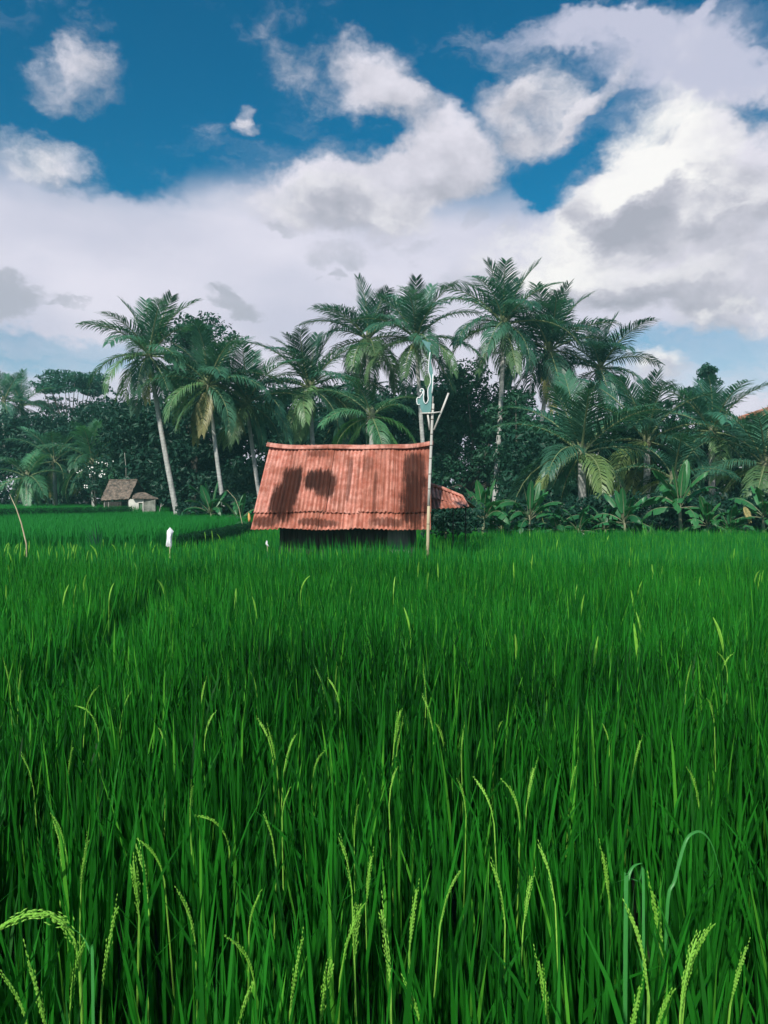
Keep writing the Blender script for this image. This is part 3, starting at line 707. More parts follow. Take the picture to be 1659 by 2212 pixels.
palm('coconut palm with a thin curved trunk against the sky, next right of the tallest palm', (1188, 762), (1138, 1090), 39, 3.3, 32, 9, .0, .97, (.85, .95, 1), .13, coconuts=4, zbase=.12)
palm('coconut palm standing clear on the skyline above the banana plants', (1297, 800), (1290, 1100), 40, 2.9, 26, 10, .0, .90, (.85, .95, 1), .13, zbase=.12)
palm('broad young palm with a pale yellow drooping frond, right of the thin curved trunk', (1256, 985), (1262, 1110), 27, 2.7, 24, 11, .0, .86, (1.0, 1.05, 1.0), .17, lowtint=YL, zbase=.12)
palm('young palm with upright feathery fronds in the middle of the right-hand thicket', (1398, 958), (1400, 1110), 30, 2.95, 24, 12, .0, .80, (1.0, 1.05, 1.05), .16, lowtint=YL, zbase=.12)
palm('coconut palm with stiff upright fronds below the pointed tree top on the right', (1538, 938), (1540, 1110), 31, 2.5, 26, 13, .0, .88, (.9, 1, 1.05), .15, lowtint=OL, zbase=.12)
palm('young palm cut by the right edge of the picture', (1652, 1010), (1655, 1110), 27, 2.5, 22, 14, .05, .95, (1.1, 1.1, 1.05), .15, lowtint=OL, zbase=.12)
palm('low palm hidden behind the tallest banana plant', (1455, 1040), (1455, 1110), 26.5, 1.9, 16, 15, .15, .95, (1.0, 1.05, 1.0), .14, lowtint=YL, zbase=.12)
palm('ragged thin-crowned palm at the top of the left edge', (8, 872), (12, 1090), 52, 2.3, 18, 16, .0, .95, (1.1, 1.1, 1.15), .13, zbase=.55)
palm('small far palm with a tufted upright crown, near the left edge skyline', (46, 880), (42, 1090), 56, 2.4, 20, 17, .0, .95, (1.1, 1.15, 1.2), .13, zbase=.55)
palm('young palm with a yellow hanging frond at the far left rice edge', (58, 1035), (58, 1090), 44, 2.3, 20, 18, .1, 1.0, (1.5, 1.5, 1.15), .15, lowtint=YL, zbase=.55)
palm('bushy young palm between the far left palm and the flowering shrub', (118, 1000), (120, 1090), 47, 2.5, 20, 19, .05, .98, (1.2, 1.25, 1.1), .15, zbase=.55)
palm('leafy young palm rising behind the flowering shrub', (200, 1000), (205, 1090), 44, 2.6, 22, 20, .0, .95, (1.35, 1.35, 1.05), .15, zbase=.55)
palm('shaded coconut palm low behind the pair above the roof', (742, 900), (745, 1100), 40, 2.4, 20, 21, .1, 1.0, (.8, .9, .95), .12)

# ------------------------------------------------------------------ banana plants
def banana_leaf(seed, elev, bend, tears):
    """paddle leaf one metre long along +X, petiole first, halves torn into strips"""
    r = random.Random(seed); n = 16; e = math.radians(elev); p = Vector((0, 0, 0)); pts = [p.copy()]; dirs = []
    for i in range(n):
        s = (i + .5) / n; a = e - math.radians(bend) * s ** 1.6
        d = Vector((math.cos(a), r.uniform(-.02, .02), math.sin(a))).normalized(); dirs.append(d); p = p + d / n; pts.append(p.copy())
    mb = MB(); mb.tube(pts[::2], [.014 * (1 - .85 * i / (n // 2)) for i in range(n // 2 + 1)], 5); nr = len(mb.f)
    fold = r.uniform(.15, .6)
    for sd in (-1, 1):
        cut = sorted(r.sample(range(5, n - 1), tears)) + [n]; a0 = 3
        for c in cut:
            lean = r.uniform(-.05, .05) * (tears > 1); dz = r.uniform(-.09, .02) * (tears > 1); rows = []
            for i in range(a0, c + 1):
                s = (i - 3) / (n - 3); w = .125 * (max(0, math.sin(math.pi * min(1, s * .93 + .07)))) ** .55 * (1 if s < .97 else .3)
                t = dirs[min(i, n - 1)]; lat = t.cross(Vector((0, 0, 1))); lat = lat.normalized() if lat.length > .1 else Vector((0, -1, 0)); up = lat.cross(t)
                b = pts[i]; row = []
                for u in (0, .5, 1):
                    row.append(b + lat * sd * w * u + up * (fold * w * u - .55 * w * u * u) + t * lean * u + Vector((0, 0, dz * u)))
                rows.append(row)
            if len(rows) > 1: mb.grid(rows)
            a0 = c
    me = mb.mesh('leaf', [M['banana_stem'], M['banana']], True)
    me.polygons.foreach_set('material_index', [0 if i < nr else 1 for i in range(len(me.polygons))])
    return me
BL = {k: [banana_leaf(300 + 7 * k + j, e, b, t) for j in range(3)] for k, (e, b, t) in enumerate(((84, 12, 1), (70, 45, 3), (54, 75, 5), (38, 100, 6), (10, 80, 6)))}

def banana(label, px, d, toppy, n, seed, llen, tint=(1, 1, 1), spread=(0, 4), zb=.0, stem=.07):
    r = random.Random(seed); B = at(px, 1150, d); B.z = zb
    llen *= 1.1; n += 5; H = at(px, toppy, d).z - zb; hs = max(.45, H - llen * .82)
    root = empty('banana_plant', B); tag(root, label, 'banana plant', 'banana plants along the edge of the rice')
    mb = MB(); lean = r.uniform(-.08, .08); mb.tube([(0, 0, 0), (lean * .4, 0, hs * .5), (lean, 0, hs)], [stem * .8, stem * .65, stem * .4], 8); mb.build('stem', M['banana_stem'], root, True)
    for i in range(n):
        t = (i + .3) / n; c = min(4, max(0, int(spread[0] + (spread[1] + 1 - spread[0]) * t)))
        az = i * 2.2 + seed + r.uniform(-.3, .3); L = llen * r.uniform(.85, 1.12) * (.9 if c == 0 else 1)
        g_ = r.uniform(.85, 1.2)
        obj('leaf', BL[c][r.randrange(3)], root, (lean + math.cos(az) * .03, math.sin(az) * .03, hs * (.99 - .12 * t)), (r.uniform(-.3, .3), 0, az), (L, L * r.uniform(.85, 1.1), L), tuple(Vector(tint) * g_))
    return root
banana('large pale banana plant, tallest of the row at the right', 1472, 22.2, 1000, 9, 1, 1.25, (1.5, 1.35, 1.3), stem=.085)
banana('banana plant with erect leaves right beside the end of the rusty awning', 1040, 21.5, 1040, 8, 2, 1.05, (1.0, 1.05, .95))
banana('small banana plant under the rusty awning, right of the pole', 966, 19.0, 1098, 5, 3, .55, (1.0, 1.1, .9), (1, 3))
banana('banana plant in front of the foot of the straight palm trunk', 1088, 22.0, 1075, 7, 4, .85, (1.0, 1.1, .95), (0, 3))
banana('banana plant with one tall upright leaf under the yellow drooping frond', 1142, 22.3, 1045, 7, 5, 1.0, (.95, 1.05, 1.0))
banana('short banana plant between the upright-leaf plant and the palm thicket', 1200, 22.6, 1085, 7, 6, .8, (.9, 1.0, 1.0), (1, 4))
banana('low broad-leaved banana plant in the middle of the right row', 1252, 22.4, 1088, 6, 7, .8, (.9, 1.05, .95), (1, 4))
banana('banana plant with fanned leaves left of the tallest banana', 1352, 22.2, 1052, 9, 8, 1.0, (1.0, 1.1, 1.1))
banana('thin dark banana plant left of the fanned one', 1308, 22.8, 1080, 6, 9, .85, (.75, .85, .9), (1, 4))
banana('bright small banana plant with a leaf hanging to the rice, right of the tallest', 1528, 22.0, 1072, 8, 10, .8, (1.25, 1.25, 1.0), (0, 4))
banana('dark banana plant near the dry yellow frond at the right', 1578, 22.6, 1085, 7, 11, .85, (.8, .9, .95), (1, 4))
banana('banana plant with drooping torn leaves cut by the right edge', 1650, 22.0, 1040, 8, 12, 1.0, (1.2, 1.2, 1.15), (1, 4))
banana('shaded banana plant between the leaning palm and the slender palm trunk', 458, 30.0, 1045, 8, 13, 1.2, (.8, .95, .95), (0, 4), .36)
banana('shaded banana plant left of the shed roof, by the slender trunk', 520, 28.5, 1072, 7, 14, 1.0, (.8, .95, .9), (0, 4), .36)
banana('low shaded banana plant right of the small pole of the far hut', 418, 31.0, 1090, 5, 15, .9, (.75, .9, .9), (2, 4), .36)

# ------------------------------------------------------------------ broadleaf trees and undergrowth
def leaf_cloud(name, lobes, per, size, mat, seed):
    """many leaf-sized faces on and inside uneven lobes: (x, y, z, rx, ry, rz)"""
    rg = np.random.default_rng(seed); VV = []; 
    for (x, y, z, rx, ry, rz) in lobes:
        n = int(per * (rx * rz) ** .8) + 12
        u = rg.normal(size=(n, 3)); u /= np.linalg.norm(u, axis=1)[:, None]
        rad = rg.uniform(.45, 1.0, n) ** .55 * (1 + .22 * np.sin(u[:, 0] * 5 + x) * np.cos(u[:, 2] * 6 + z))
        c = np.array([x, y, z]) + u * rad[:, None] * np.array([rx, ry, rz])
        # sprigs: several leaves share a twig end
        nrm = u * .6 + rg.normal(size=(n, 3)) * .7 + np.array([0, 0, .5]); nrm /= np.linalg.norm(nrm, axis=1)[:, None]
        a = np.cross(nrm, rg.normal(size=(n, 3))); a /= np.linalg.norm(a, axis=1)[:, None]; b = np.cross(nrm, a)
        s = size * rg.uniform(.6, 1.4, n)[:, None]
        VV.append(np.stack([c - a * s, c - b * s * .42 + nrm * s * .12, c + a * s, c + b * s * .42 + nrm * s * .12], 1))
    V = np.concatenate(VV).reshape(-1, 3); F = np.arange(len(V)).reshape(-1, 4)
    return np_mesh(name, V, F, mat)

def lobes_in(outline, d, dd, rmin, rmax, n, seed, flat=1.0):
    """lobes scattered inside an outline drawn on the photo grid, spread in depth d..d+dd"""
    r = random.Random(seed); P = np.array(outline, float); out = []
    x0, x1 = P[:, 0].min(), P[:, 0].max(); y0, y1 = P[:, 1].min(), P[:, 1].max(); tries = 0
    while len(out) < n and tries < n * 60:
        tries += 1; x, y = r.uniform(x0, x1), r.uniform(y0, y1)
        if not inside(np.array([[x, y]]), outline)[0]: continue
        q = at(x, y, d + r.uniform(0, dd)); R = r.uniform(rmin, rmax)
        out.append((q.x, q.y, q.z, R * r.uniform(.9, 1.35), R * r.uniform(.8, 1.2), R * r.uniform(.6, .95) * flat))
    return out

def limbs(root, B, lobes, r0, seed, mat, nmax=9):
    r = random.Random(seed); cen = Vector((sum(l[0] for l in lobes) / len(lobes), sum(l[1] for l in lobes) / len(lobes), 0))
    zmin = min(l[2] - l[5] for l in lobes); zc = sum(l[2] for l in lobes) / len(lobes)
    fork = Vector((cen.x * .4 + B.x * .6, cen.y * .4 + B.y * .6, B.z + (zc - B.z) * .42))
    mb = MB(); mb.tube([(0, 0, 0), (fork - B) * .5 + Vector((r.uniform(-.1, .1), 0, 0)), fork - B], [r0 * 1.25, r0, r0 * .8], 9); mb.build('trunk', mat, root, True)
    for l in r.sample(lobes, min(nmax, len(lobes))):
        q = Vector(l[:3]) - B; f = fork - B; m = f.lerp(q, .5) + Vector((r.uniform(-.2, .2), r.uniform(-.2, .2), r.uniform(-.1, .3)))
        mb = MB(); mb.tube([f, m, q], [r0 * .5, r0 * .32, r0 * .1], 6); mb.build('limb', mat, root, True)

def tree(label, outline, d, dd, basex, rmin, rmax, n, per, size, seed, tint=(1, 1, 1), zb=.2, r0=.2, nl=9, mat='tree_leaf', name='broadleaf_tree', cat='tree', group=None, flat=1.0):
    B = at(basex, 1100, d + dd * .5); B.z = zb
    root = empty(name, B); tag(root, label, cat, group)
    lobes = lobes_in(outline, d, dd, rmin, rmax, n, seed, flat)
    limbs(root, B, lobes, r0, seed, M['bark'], nl)
    me = leaf_cloud('crown', [(l[0] - B.x, l[1] - B.y, l[2] - B.z, *l[3:]) for l in lobes], per, size, M[mat], seed)
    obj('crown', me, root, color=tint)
    return root

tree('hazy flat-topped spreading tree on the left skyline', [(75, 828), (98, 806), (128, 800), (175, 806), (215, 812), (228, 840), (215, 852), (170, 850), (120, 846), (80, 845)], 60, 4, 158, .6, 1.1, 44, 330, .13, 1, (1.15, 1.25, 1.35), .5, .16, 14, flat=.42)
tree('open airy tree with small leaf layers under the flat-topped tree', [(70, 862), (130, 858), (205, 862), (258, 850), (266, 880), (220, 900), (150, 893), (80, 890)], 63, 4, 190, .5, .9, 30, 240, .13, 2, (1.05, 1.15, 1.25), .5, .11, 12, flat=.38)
tree('rounded dark tree behind the tall leaning palm', [(372, 760), (385, 705), (410, 684), (450, 690), (485, 715), (500, 740), (492, 790), (470, 850), (380, 850)], 41, 3, 420, .45, .85, 54, 330, .12, 3, (1.0, 1.05, 1.05), .24, .22, 10)
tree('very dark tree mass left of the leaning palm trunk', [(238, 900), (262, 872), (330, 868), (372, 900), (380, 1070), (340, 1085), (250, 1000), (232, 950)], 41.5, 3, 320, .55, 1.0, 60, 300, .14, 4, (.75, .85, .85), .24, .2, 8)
tree('big dark leafy tree right behind the teal board and pole', [(935, 860), (965, 815), (1010, 800), (1060, 830), (1125, 850), (1150, 900), (1150, 1090), (1080, 1120), (960, 1110), (930, 1000)], 38.5, 3, 1000, .55, 1.0, 84, 330, .125, 5, (1.05, 1.12, 1.0), .15, .25, 8)
tree('leafy tree with a long side branch reaching into the sky gap', [(1060, 870), (1100, 850), (1150, 858), (1135, 872), (1180, 1000), (1150, 1060), (1080, 1050)], 35.5, 2, 1110, .4, .7, 40, 340, .12, 6, (1.15, 1.25, 1.05), .15, .16, 8)
tree('pointed dark tree top standing above the palms at the far right', [(1505, 830), (1512, 800), (1530, 784), (1545, 800), (1552, 830), (1540, 880), (1490, 890), (1470, 850)], 46, 2, 1520, .16, .34, 60, 420, .11, 7, (.9, 1, 1.05), .15, .16, 9)
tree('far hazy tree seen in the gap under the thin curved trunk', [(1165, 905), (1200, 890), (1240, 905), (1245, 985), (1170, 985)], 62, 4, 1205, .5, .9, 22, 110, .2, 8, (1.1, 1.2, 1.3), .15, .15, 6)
fb = tree('shrub dotted with white blossoms at the left of the far hut', [(165, 1035), (185, 1010), (215, 992), (246, 996), (246, 1040), (215, 1075), (180, 1070)], 40.5, 1.2, 210, .22, .45, 26, 200, .10, 9, (.9, 1.0, 1.0), .24, .06, 6, name='flowering_shrub', cat='shrub')
mb = MB(); rr = random.Random(5)
for i in range(34):
    px_, py_ = rr.choice([(172, 1020), (182, 1030), (196, 1012), (205, 1022), (214, 1002), (226, 1000), (234, 1008), (240, 1000), (178, 1044), (186, 1050), (200, 1030), (216, 1028), (222, 1020)])
    c = at(px_ + rr.uniform(-6, 6), py_ + rr.uniform(-6, 6), 40.2 + rr.uniform(-.15, .3)) - fb.location; s = rr.uniform(.022, .05)
    for k in range(5):
        a = k * 1.2566 + rr.uniform(0, 1); e = Vector((math.cos(a), -.3, math.sin(a))) * s; f = Vector((-math.sin(a), 0, math.cos(a))) * s * .45
        mb.add([c, c + e * .6 + f, c + e, c + e * .6 - f], [(0, 1, 2, 3)])
o = mb.build('blossom', M['flower'], fb); o['kind'] = 'stuff'

def thicket(name, label, outline, d, dd, rmin, rmax, n, per, size, seed):
    lobes = lobes_in(outline, d, dd, rmin, rmax, n, seed)
    o = obj(name, leaf_cloud(name, lobes, per, size, M['under_leaf'], seed)); tag(o, label, 'undergrowth', kind='stuff'); return o
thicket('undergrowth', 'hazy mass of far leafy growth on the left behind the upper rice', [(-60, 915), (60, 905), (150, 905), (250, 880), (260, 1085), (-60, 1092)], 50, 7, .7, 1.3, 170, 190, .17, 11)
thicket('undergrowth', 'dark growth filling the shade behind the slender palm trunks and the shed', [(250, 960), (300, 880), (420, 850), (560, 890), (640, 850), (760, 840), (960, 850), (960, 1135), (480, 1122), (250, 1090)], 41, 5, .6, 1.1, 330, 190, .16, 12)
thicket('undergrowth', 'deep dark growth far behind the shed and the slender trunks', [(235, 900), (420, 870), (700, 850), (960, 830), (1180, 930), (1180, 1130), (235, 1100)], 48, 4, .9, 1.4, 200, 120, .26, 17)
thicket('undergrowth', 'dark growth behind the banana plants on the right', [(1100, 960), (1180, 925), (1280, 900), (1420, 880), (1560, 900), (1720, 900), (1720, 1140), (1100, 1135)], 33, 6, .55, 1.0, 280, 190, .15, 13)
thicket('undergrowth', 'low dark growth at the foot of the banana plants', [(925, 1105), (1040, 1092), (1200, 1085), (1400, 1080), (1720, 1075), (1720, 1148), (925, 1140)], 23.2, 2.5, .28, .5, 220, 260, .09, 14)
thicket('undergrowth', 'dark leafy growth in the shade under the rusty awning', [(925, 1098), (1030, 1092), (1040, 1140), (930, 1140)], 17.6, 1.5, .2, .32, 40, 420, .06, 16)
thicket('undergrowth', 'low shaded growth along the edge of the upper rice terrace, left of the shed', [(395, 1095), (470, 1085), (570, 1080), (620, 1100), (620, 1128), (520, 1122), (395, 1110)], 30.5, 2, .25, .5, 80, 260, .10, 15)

def edge_shade_strip(label, line, z, h, n, seed):
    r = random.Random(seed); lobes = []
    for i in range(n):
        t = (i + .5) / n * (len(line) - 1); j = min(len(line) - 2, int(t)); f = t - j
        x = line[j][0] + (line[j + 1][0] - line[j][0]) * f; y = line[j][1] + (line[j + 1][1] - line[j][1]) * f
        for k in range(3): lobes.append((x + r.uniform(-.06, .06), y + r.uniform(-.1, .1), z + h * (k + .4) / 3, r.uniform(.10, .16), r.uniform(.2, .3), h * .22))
    o = obj('edge_shade', leaf_cloud('edge_shade', lobes, 3600, .020, M['shade_leaves'], seed)); tag(o, label, 'shade_leaves', kind='stuff')  # added leaf strip, stands in for the shaded side of the rice stems
edge_shade_strip('leaves added as shade along the stepped edge of the upper terrace, left of the shed', [(-4.72, 17.6), (-4.72, 21), (-4.78, 26.5), (-4.1, 29.4)], .50, .44, 90, 31)
edge_shade_strip('leaves added as shade along the edge of the highest terrace near the far hut', [(-24, 29.0), (-15.4, 29.6), (-13.8, 33.5), (-12.2, 37.3)], .88, .50, 100, 32)

# dry frond, markers, tuft
o = obj('dry_frond', FRONDS[8][0].copy(), None, at(1606, 1092, 22.3), (.2, .1, -1.6), (.55, .55, .55)); o.data.materials[1] = M['dry_leaf']
tag(o, 'dry yellow frond hanging low among the dark leaves at the right', 'frond')
a = at(538, 1140, 27.5); a.z = 0
mk = empty('orange_marker', a); tag(mk, 'tiny orange cloth marker left of the shed roof corner', 'marker')
mb = MB(); q = at(538, 1118, 27.5) - a; mb.tube([(0, 0, 0), q], .012, 5); mb.build('stick', M['post_wood'], mk)
mb = MB(); mb.tube([q + Vector((0, -.02, -.16)), q + Vector((.02, -.03, -.05)), q + Vector((0, -.02, .10)), q + Vector((-.01, -.02, .18))], [.03, .06, .045, .008], 6); mb.build('cloth', M['orange'], mk, True)
a = at(523, 1134, 26); a.z = 0
tw = empty('arched_twig', a); tag(tw, 'thin green twig arching left beside the slender palm trunk', 'twig')
tp = [Vector((0, 0, 0)), at(523, 1130, 26) - a, at(516, 1098, 26) - a, at(508, 1077, 26) - a, at(490, 1058, 26) - a]
mb = MB(); mb.tube(tp, [.012, .012, .01, .007, .004], 5); mb.build('stem', M['bamboo_gold'], tw, True)
for i in range(9):
    c = tp[1].lerp(tp[2], i / 8) if i < 5 else tp[2].lerp(tp[3], (i - 4) / 5)
    s_ = (-1) ** i; mb = MB(); e = Vector((s_ * .22, .05, .02 - .1 * (i % 3))); mb.add([c, c + e * .5 + Vector((0, 0, .035)), c + e, c + e * .5 - Vector((0, 0, .035))], [(0, 1, 2, 3)]); mb.build('leaf', M['banana'], tw)

# ------------------------------------------------------------------ far house on the right
hh = at(1706, 1000, 66); hh.z = .1
HS = empty('far_house', hh); tag(HS, 'far white house with an orange tiled roof behind the palms at the right edge', 'house')
def fz(py): return at(829, py, 66).z - .1
zt, ze = fz(868), fz(896)
mb = MB(); mb.box((-2.6, 0, 0), (4.4, 6, ze)); mb.build('wall', M['white_wall'], HS)
mb = MB(); e = [(-3.1, -.5, ze), (4.9, -.5, ze), (4.9, 6.5, ze), (-3.1, 6.5, ze)]
mb.add(e + [(-.2, 3, zt), (2.4, 3, zt)] + [(x, y, z - .12) for x, y, z in e], [(0, 1, 5, 4), (1, 2, 5), (2, 3, 4, 5), (3, 0, 4), (0, 6, 7, 1), (1, 7, 8, 2), (2, 8, 9, 3), (3, 9, 6, 0), (9, 8, 7, 6)])
RF = mb.build('roof', M['red_tile'], HS)
for i in range(26):
    t = (i + .5) / 26; x = -3.1 + 8 * t; top_x = min(2.4, max(-.2, x)); zz = zt if -.2 <= x <= 2.4 else (ze + (zt - ze) * (1 - (abs(x - top_x) / 2.7)))
    yy = -.5 + 3.5 * (zz - ze) / (zt - ze) ; mb = MB(); mb.tube([(x, -.52, ze + .02), (x, yy, zz + .02)], .07, 5); mb.build('tile_row', M['red_tile'], RF, True)
for x in (-1.6, .3, 2.2):
    for z in (1.2, ze - 2.0):
        mb = MB(); mb.box((x, -.06, z), (x + .9, -.01, z + 1.2)); w_ = mb.build('window', M['white_wall'], HS); mb = MB(); mb.box((x + .08, -.085, z + .08), (x + .82, -.062, z + 1.12)); mb.build('pane', M['glass_dark'], w_)

# ------------------------------------------------------------------ rice
def blade(mb_v, mb_f, base, d0, length, width, bend, face, segs):
    """a tapering leaf strip that bows over towards its own lean"""
    k = len(mb_v); p = np.array(base, float); d = np.array(d0, float); lean = np.array([d0[0], d0[1], 0.0]); ln = np.linalg.norm(lean)
    lean = lean / ln if ln > 1e-4 else np.array([1.0, 0, 0]); w = np.array([math.cos(face), math.sin(face), 0])
    for i in range(segs):
        s = i / segs; ww = width * (.75 + .25 * min(1, s * 3)) * (1 - max(0, s - .45) * .9)
        mb_v.append(p - w * ww / 2); mb_v.append(p + w * ww / 2)
        p = p + d * length / segs; d = d + (lean * .7 + np.array([0, 0, -1.0])) * bend * (s + .3) / segs; d = d / np.linalg.norm(d)
    mb_v.append(p)
    for i in range(segs - 1): mb_f.append((k + 2 * i, k + 2 * i + 1, k + 2 * i + 3)); mb_f.append((k + 2 * i, k + 2 * i + 3, k + 2 * i + 2))
    e = k + 2 * (segs - 1); mb_f.append((e, e + 1, e + 2))

def clump(name, n, width, segs, mat, seed, h=.9, spread=.07):
    r = random.Random(seed); V, F = [], []
    for i in range(n):
        a = r.uniform(0, 6.283); R = spread * math.sqrt(r.random()); kind = r.random()
        b0 = (math.cos(a) * R, math.sin(a) * R)
        tilt = abs(r.gauss(.0, .13)) + .02; az = a + r.gauss(0, .9)
        d = (math.sin(tilt) * math.cos(az), math.sin(tilt) * math.sin(az), math.cos(tilt))
        if kind < .72:   # upper leaves: start part way up the culm, reach the canopy top
            z0 = r.uniform(.22, .50) * h; L = (h * r.uniform(.84, 1.06) - z0) / max(.6, d[2])
            blade(V, F, (b0[0], b0[1], z0), d, L, width * r.uniform(.7, 1.15), r.uniform(.0, .30) if r.random() < .85 else r.uniform(.5, 1.1), r.uniform(0, 3.14), segs)
        else:            # culms and low leaves
            blade(V, F, (b0[0], b0[1], 0), d, h * r.uniform(.5, .85), width * r.uniform(.6, .9), r.uniform(0, .2), r.uniform(0, 3.14), max(2, segs - 1))
    o = bpy.data.objects.new(name, np_mesh(name, np.array(V), np.array(F), mat)); return o

def scatter(name, label, pts, srcs, hs, seed):
    """one stuff object: clumps set on points with a geometry-nodes tree"""
    rg = np.random.default_rng(seed); n = len(pts)
    me = bpy.data.meshes.new(name); me.vertices.add(n); me.vertices.foreach_set('co', np.asarray(pts, np.float32).ravel())
    a = me.attributes.new('turn', 'FLOAT_VECTOR', 'POINT')
    rot = np.stack([rg.normal(0, .05, n), rg.normal(0, .05, n), rg.uniform(0, 6.283, n)], 1).astype(np.float32); a.data.foreach_set('vector', rot.ravel())
    a = me.attributes.new('size', 'FLOAT_VECTOR', 'POINT'); a.data.foreach_set('vector', np.stack([np.ones(n), np.ones(n), hs], 1).astype(np.float32).ravel())
    a = me.attributes.new('pick', 'INT', 'POINT'); a.data.foreach_set('value', rg.integers(0, len(srcs), n).astype(np.int32))
    o = obj(name, me); tag(o, label, 'rice', kind='stuff')
    gt = bpy.data.node_groups.new(name, 'GeometryNodeTree')
    gt.interface.new_socket('Geometry', in_out='INPUT', socket_type='NodeSocketGeometry'); gt.interface.new_socket('Geometry', in_out='OUTPUT', socket_type='NodeSocketGeometry')
    gi = gt.nodes.new('NodeGroupInput'); go = gt.nodes.new('NodeGroupOutput'); io = gt.nodes.new('GeometryNodeInstanceOnPoints'); jn = gt.nodes.new('GeometryNodeJoinGeometry')
    for s in srcs:
        oi = gt.nodes.new('GeometryNodeObjectInfo'); oi.inputs['Object'].default_value = s; oi.inputs['As Instance'].default_value = True
        gt.links.new(oi.outputs['Geometry'], jn.inputs[0])
    def attr(nm, ty):
        x = gt.nodes.new('GeometryNodeInputNamedAttribute'); x.data_type = ty; x.inputs['Name'].default_value = nm; return x.outputs['Attribute']
    gt.links.new(gi.outputs[0], io.inputs['Points']); gt.links.new(jn.outputs[0], io.inputs['Instance'])
    io.inputs['Pick Instance'].default_value = True; gt.links.new(attr('pick', 'INT'), io.inputs['Instance Index'])
    gt.links.new(attr('turn', 'FLOAT_VECTOR'), io.inputs['Rotation']); gt.links.new(attr('size', 'FLOAT_VECTOR'), io.inputs['Scale'])
    gt.links.new(io.outputs[0], go.inputs[0])
    md = o.modifiers.new('clumps', 'NODES'); md.node_group = gt
    return o

def rows_pts(x0, x1, y0, y1, step, jit, seed, ang=.12):
    rg = np.random.default_rng(seed)
    X, Y = np.meshgrid(np.arange(x0, x1, step), np.arange(y0, y1, step)); P = np.stack([X.ravel(), Y.ravel()], 1)
    c, s = math.cos(ang), math.sin(ang); cen = np.array([(x0 + x1) / 2, (y0 + y1) / 2])
    P = (P - cen) @ np.array([[c, s], [-s, c]]) + cen
    return P + rg.normal(0, jit, P.shape)

def wedge(P, lo, hi, m=1.2):
    y = P[:, 1]; return (y > lo) & (y <= hi) & (np.abs(P[:, 0]) < y * .52 + m)
def soft(P, s, a=1.0, seed=0):
    """slow rise and fall of the canopy"""
    return (np.sin(P[:, 0] * s + seed) * np.cos(P[:, 1] * s * .8 + seed * 2) + .6 * np.sin(P[:, 0] * s * 2.3 + P[:, 1] * s * 1.7)) * a

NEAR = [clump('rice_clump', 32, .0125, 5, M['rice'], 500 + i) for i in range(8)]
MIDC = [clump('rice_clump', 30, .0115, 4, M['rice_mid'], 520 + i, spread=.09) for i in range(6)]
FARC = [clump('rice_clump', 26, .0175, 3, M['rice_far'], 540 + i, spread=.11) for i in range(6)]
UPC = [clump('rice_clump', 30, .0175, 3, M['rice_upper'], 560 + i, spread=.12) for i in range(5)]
FIELD = [(-60, -3), (60, -3), (60, 21.2), (14, 22.0), (1.4, 22.6), (1.4, 33), (-3.7, 29.2), (-4.45, 26.3), (-4.3, 16.6), (-8.8, 15.0), (-60, 14.8)]
def in_shed(P):
    lx = P[:, 0] + 2.315; ly = P[:, 1] - 13.5; return (lx > .25) & (lx < 4.3) & (ly > .30) & (ly < 3.2)
def heights(P, seed, base=1.0, amp=.035, sd=.065):
    rg = np.random.default_rng(seed); bump = .15 * np.exp(-((P[:, 0] + .5) / 2.8) ** 2 - ((P[:, 1] - 12.8) / 1.6) ** 2); return base + bump + soft(P, 1.1, amp, seed) + soft(P, .35, amp * .8, seed + 3) + rg.normal(0, sd, len(P))
TRACK = lambda P: np.abs(P[:, 0] - (-2.0 - .124 * (P[:, 1] - 4.16))) < .30      # a thin line where the field was planted in two parts
P = rows_pts(-6, 6, -.6, 6.5, .185, .04, 1); P = P[wedge(P, -.4, 5.2, 1.6)]
h = heights(P, 1); h -= .36 * (TRACK(P) & (P[:, 1] > 3)); P = np.c_[P, np.zeros(len(P))]
near_far = np.hypot(P[:, 0], P[:, 1]) > .75
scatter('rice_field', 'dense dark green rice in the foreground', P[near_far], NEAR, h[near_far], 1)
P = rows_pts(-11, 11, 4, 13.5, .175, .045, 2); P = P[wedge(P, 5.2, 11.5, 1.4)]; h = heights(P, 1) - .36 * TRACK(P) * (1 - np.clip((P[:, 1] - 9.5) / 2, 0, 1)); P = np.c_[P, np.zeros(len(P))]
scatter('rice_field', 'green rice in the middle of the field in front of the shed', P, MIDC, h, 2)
P = rows_pts(-24, 24, 9, 34, .20, .05, 3); P = P[wedge(P, 11.5, 34, 2.0) & inside(P, FIELD) & ~in_shed(P)]; h = heights(P, 1, 1.0, .025)
edge = np.clip((P[:, 0] + 4.4) / 2.6, 0, 1); edge = np.where((P[:, 1] > 16.2) & (P[:, 1] < 29), edge, 1); h *= .80 + .20 * edge
P = np.c_[P, np.zeros(len(P))]
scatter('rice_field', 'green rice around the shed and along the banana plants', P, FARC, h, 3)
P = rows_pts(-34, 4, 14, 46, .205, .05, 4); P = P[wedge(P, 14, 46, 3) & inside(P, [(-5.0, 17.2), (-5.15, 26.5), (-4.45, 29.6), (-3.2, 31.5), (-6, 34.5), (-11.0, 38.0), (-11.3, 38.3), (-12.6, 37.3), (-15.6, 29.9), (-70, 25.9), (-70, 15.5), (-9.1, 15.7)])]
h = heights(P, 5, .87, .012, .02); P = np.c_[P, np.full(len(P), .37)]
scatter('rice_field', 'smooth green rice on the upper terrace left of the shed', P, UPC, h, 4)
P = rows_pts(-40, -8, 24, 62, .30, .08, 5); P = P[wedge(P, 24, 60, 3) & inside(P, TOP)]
h = heights(P, 6, .92, .015, .02); P = np.c_[P, np.full(len(P), .55)]
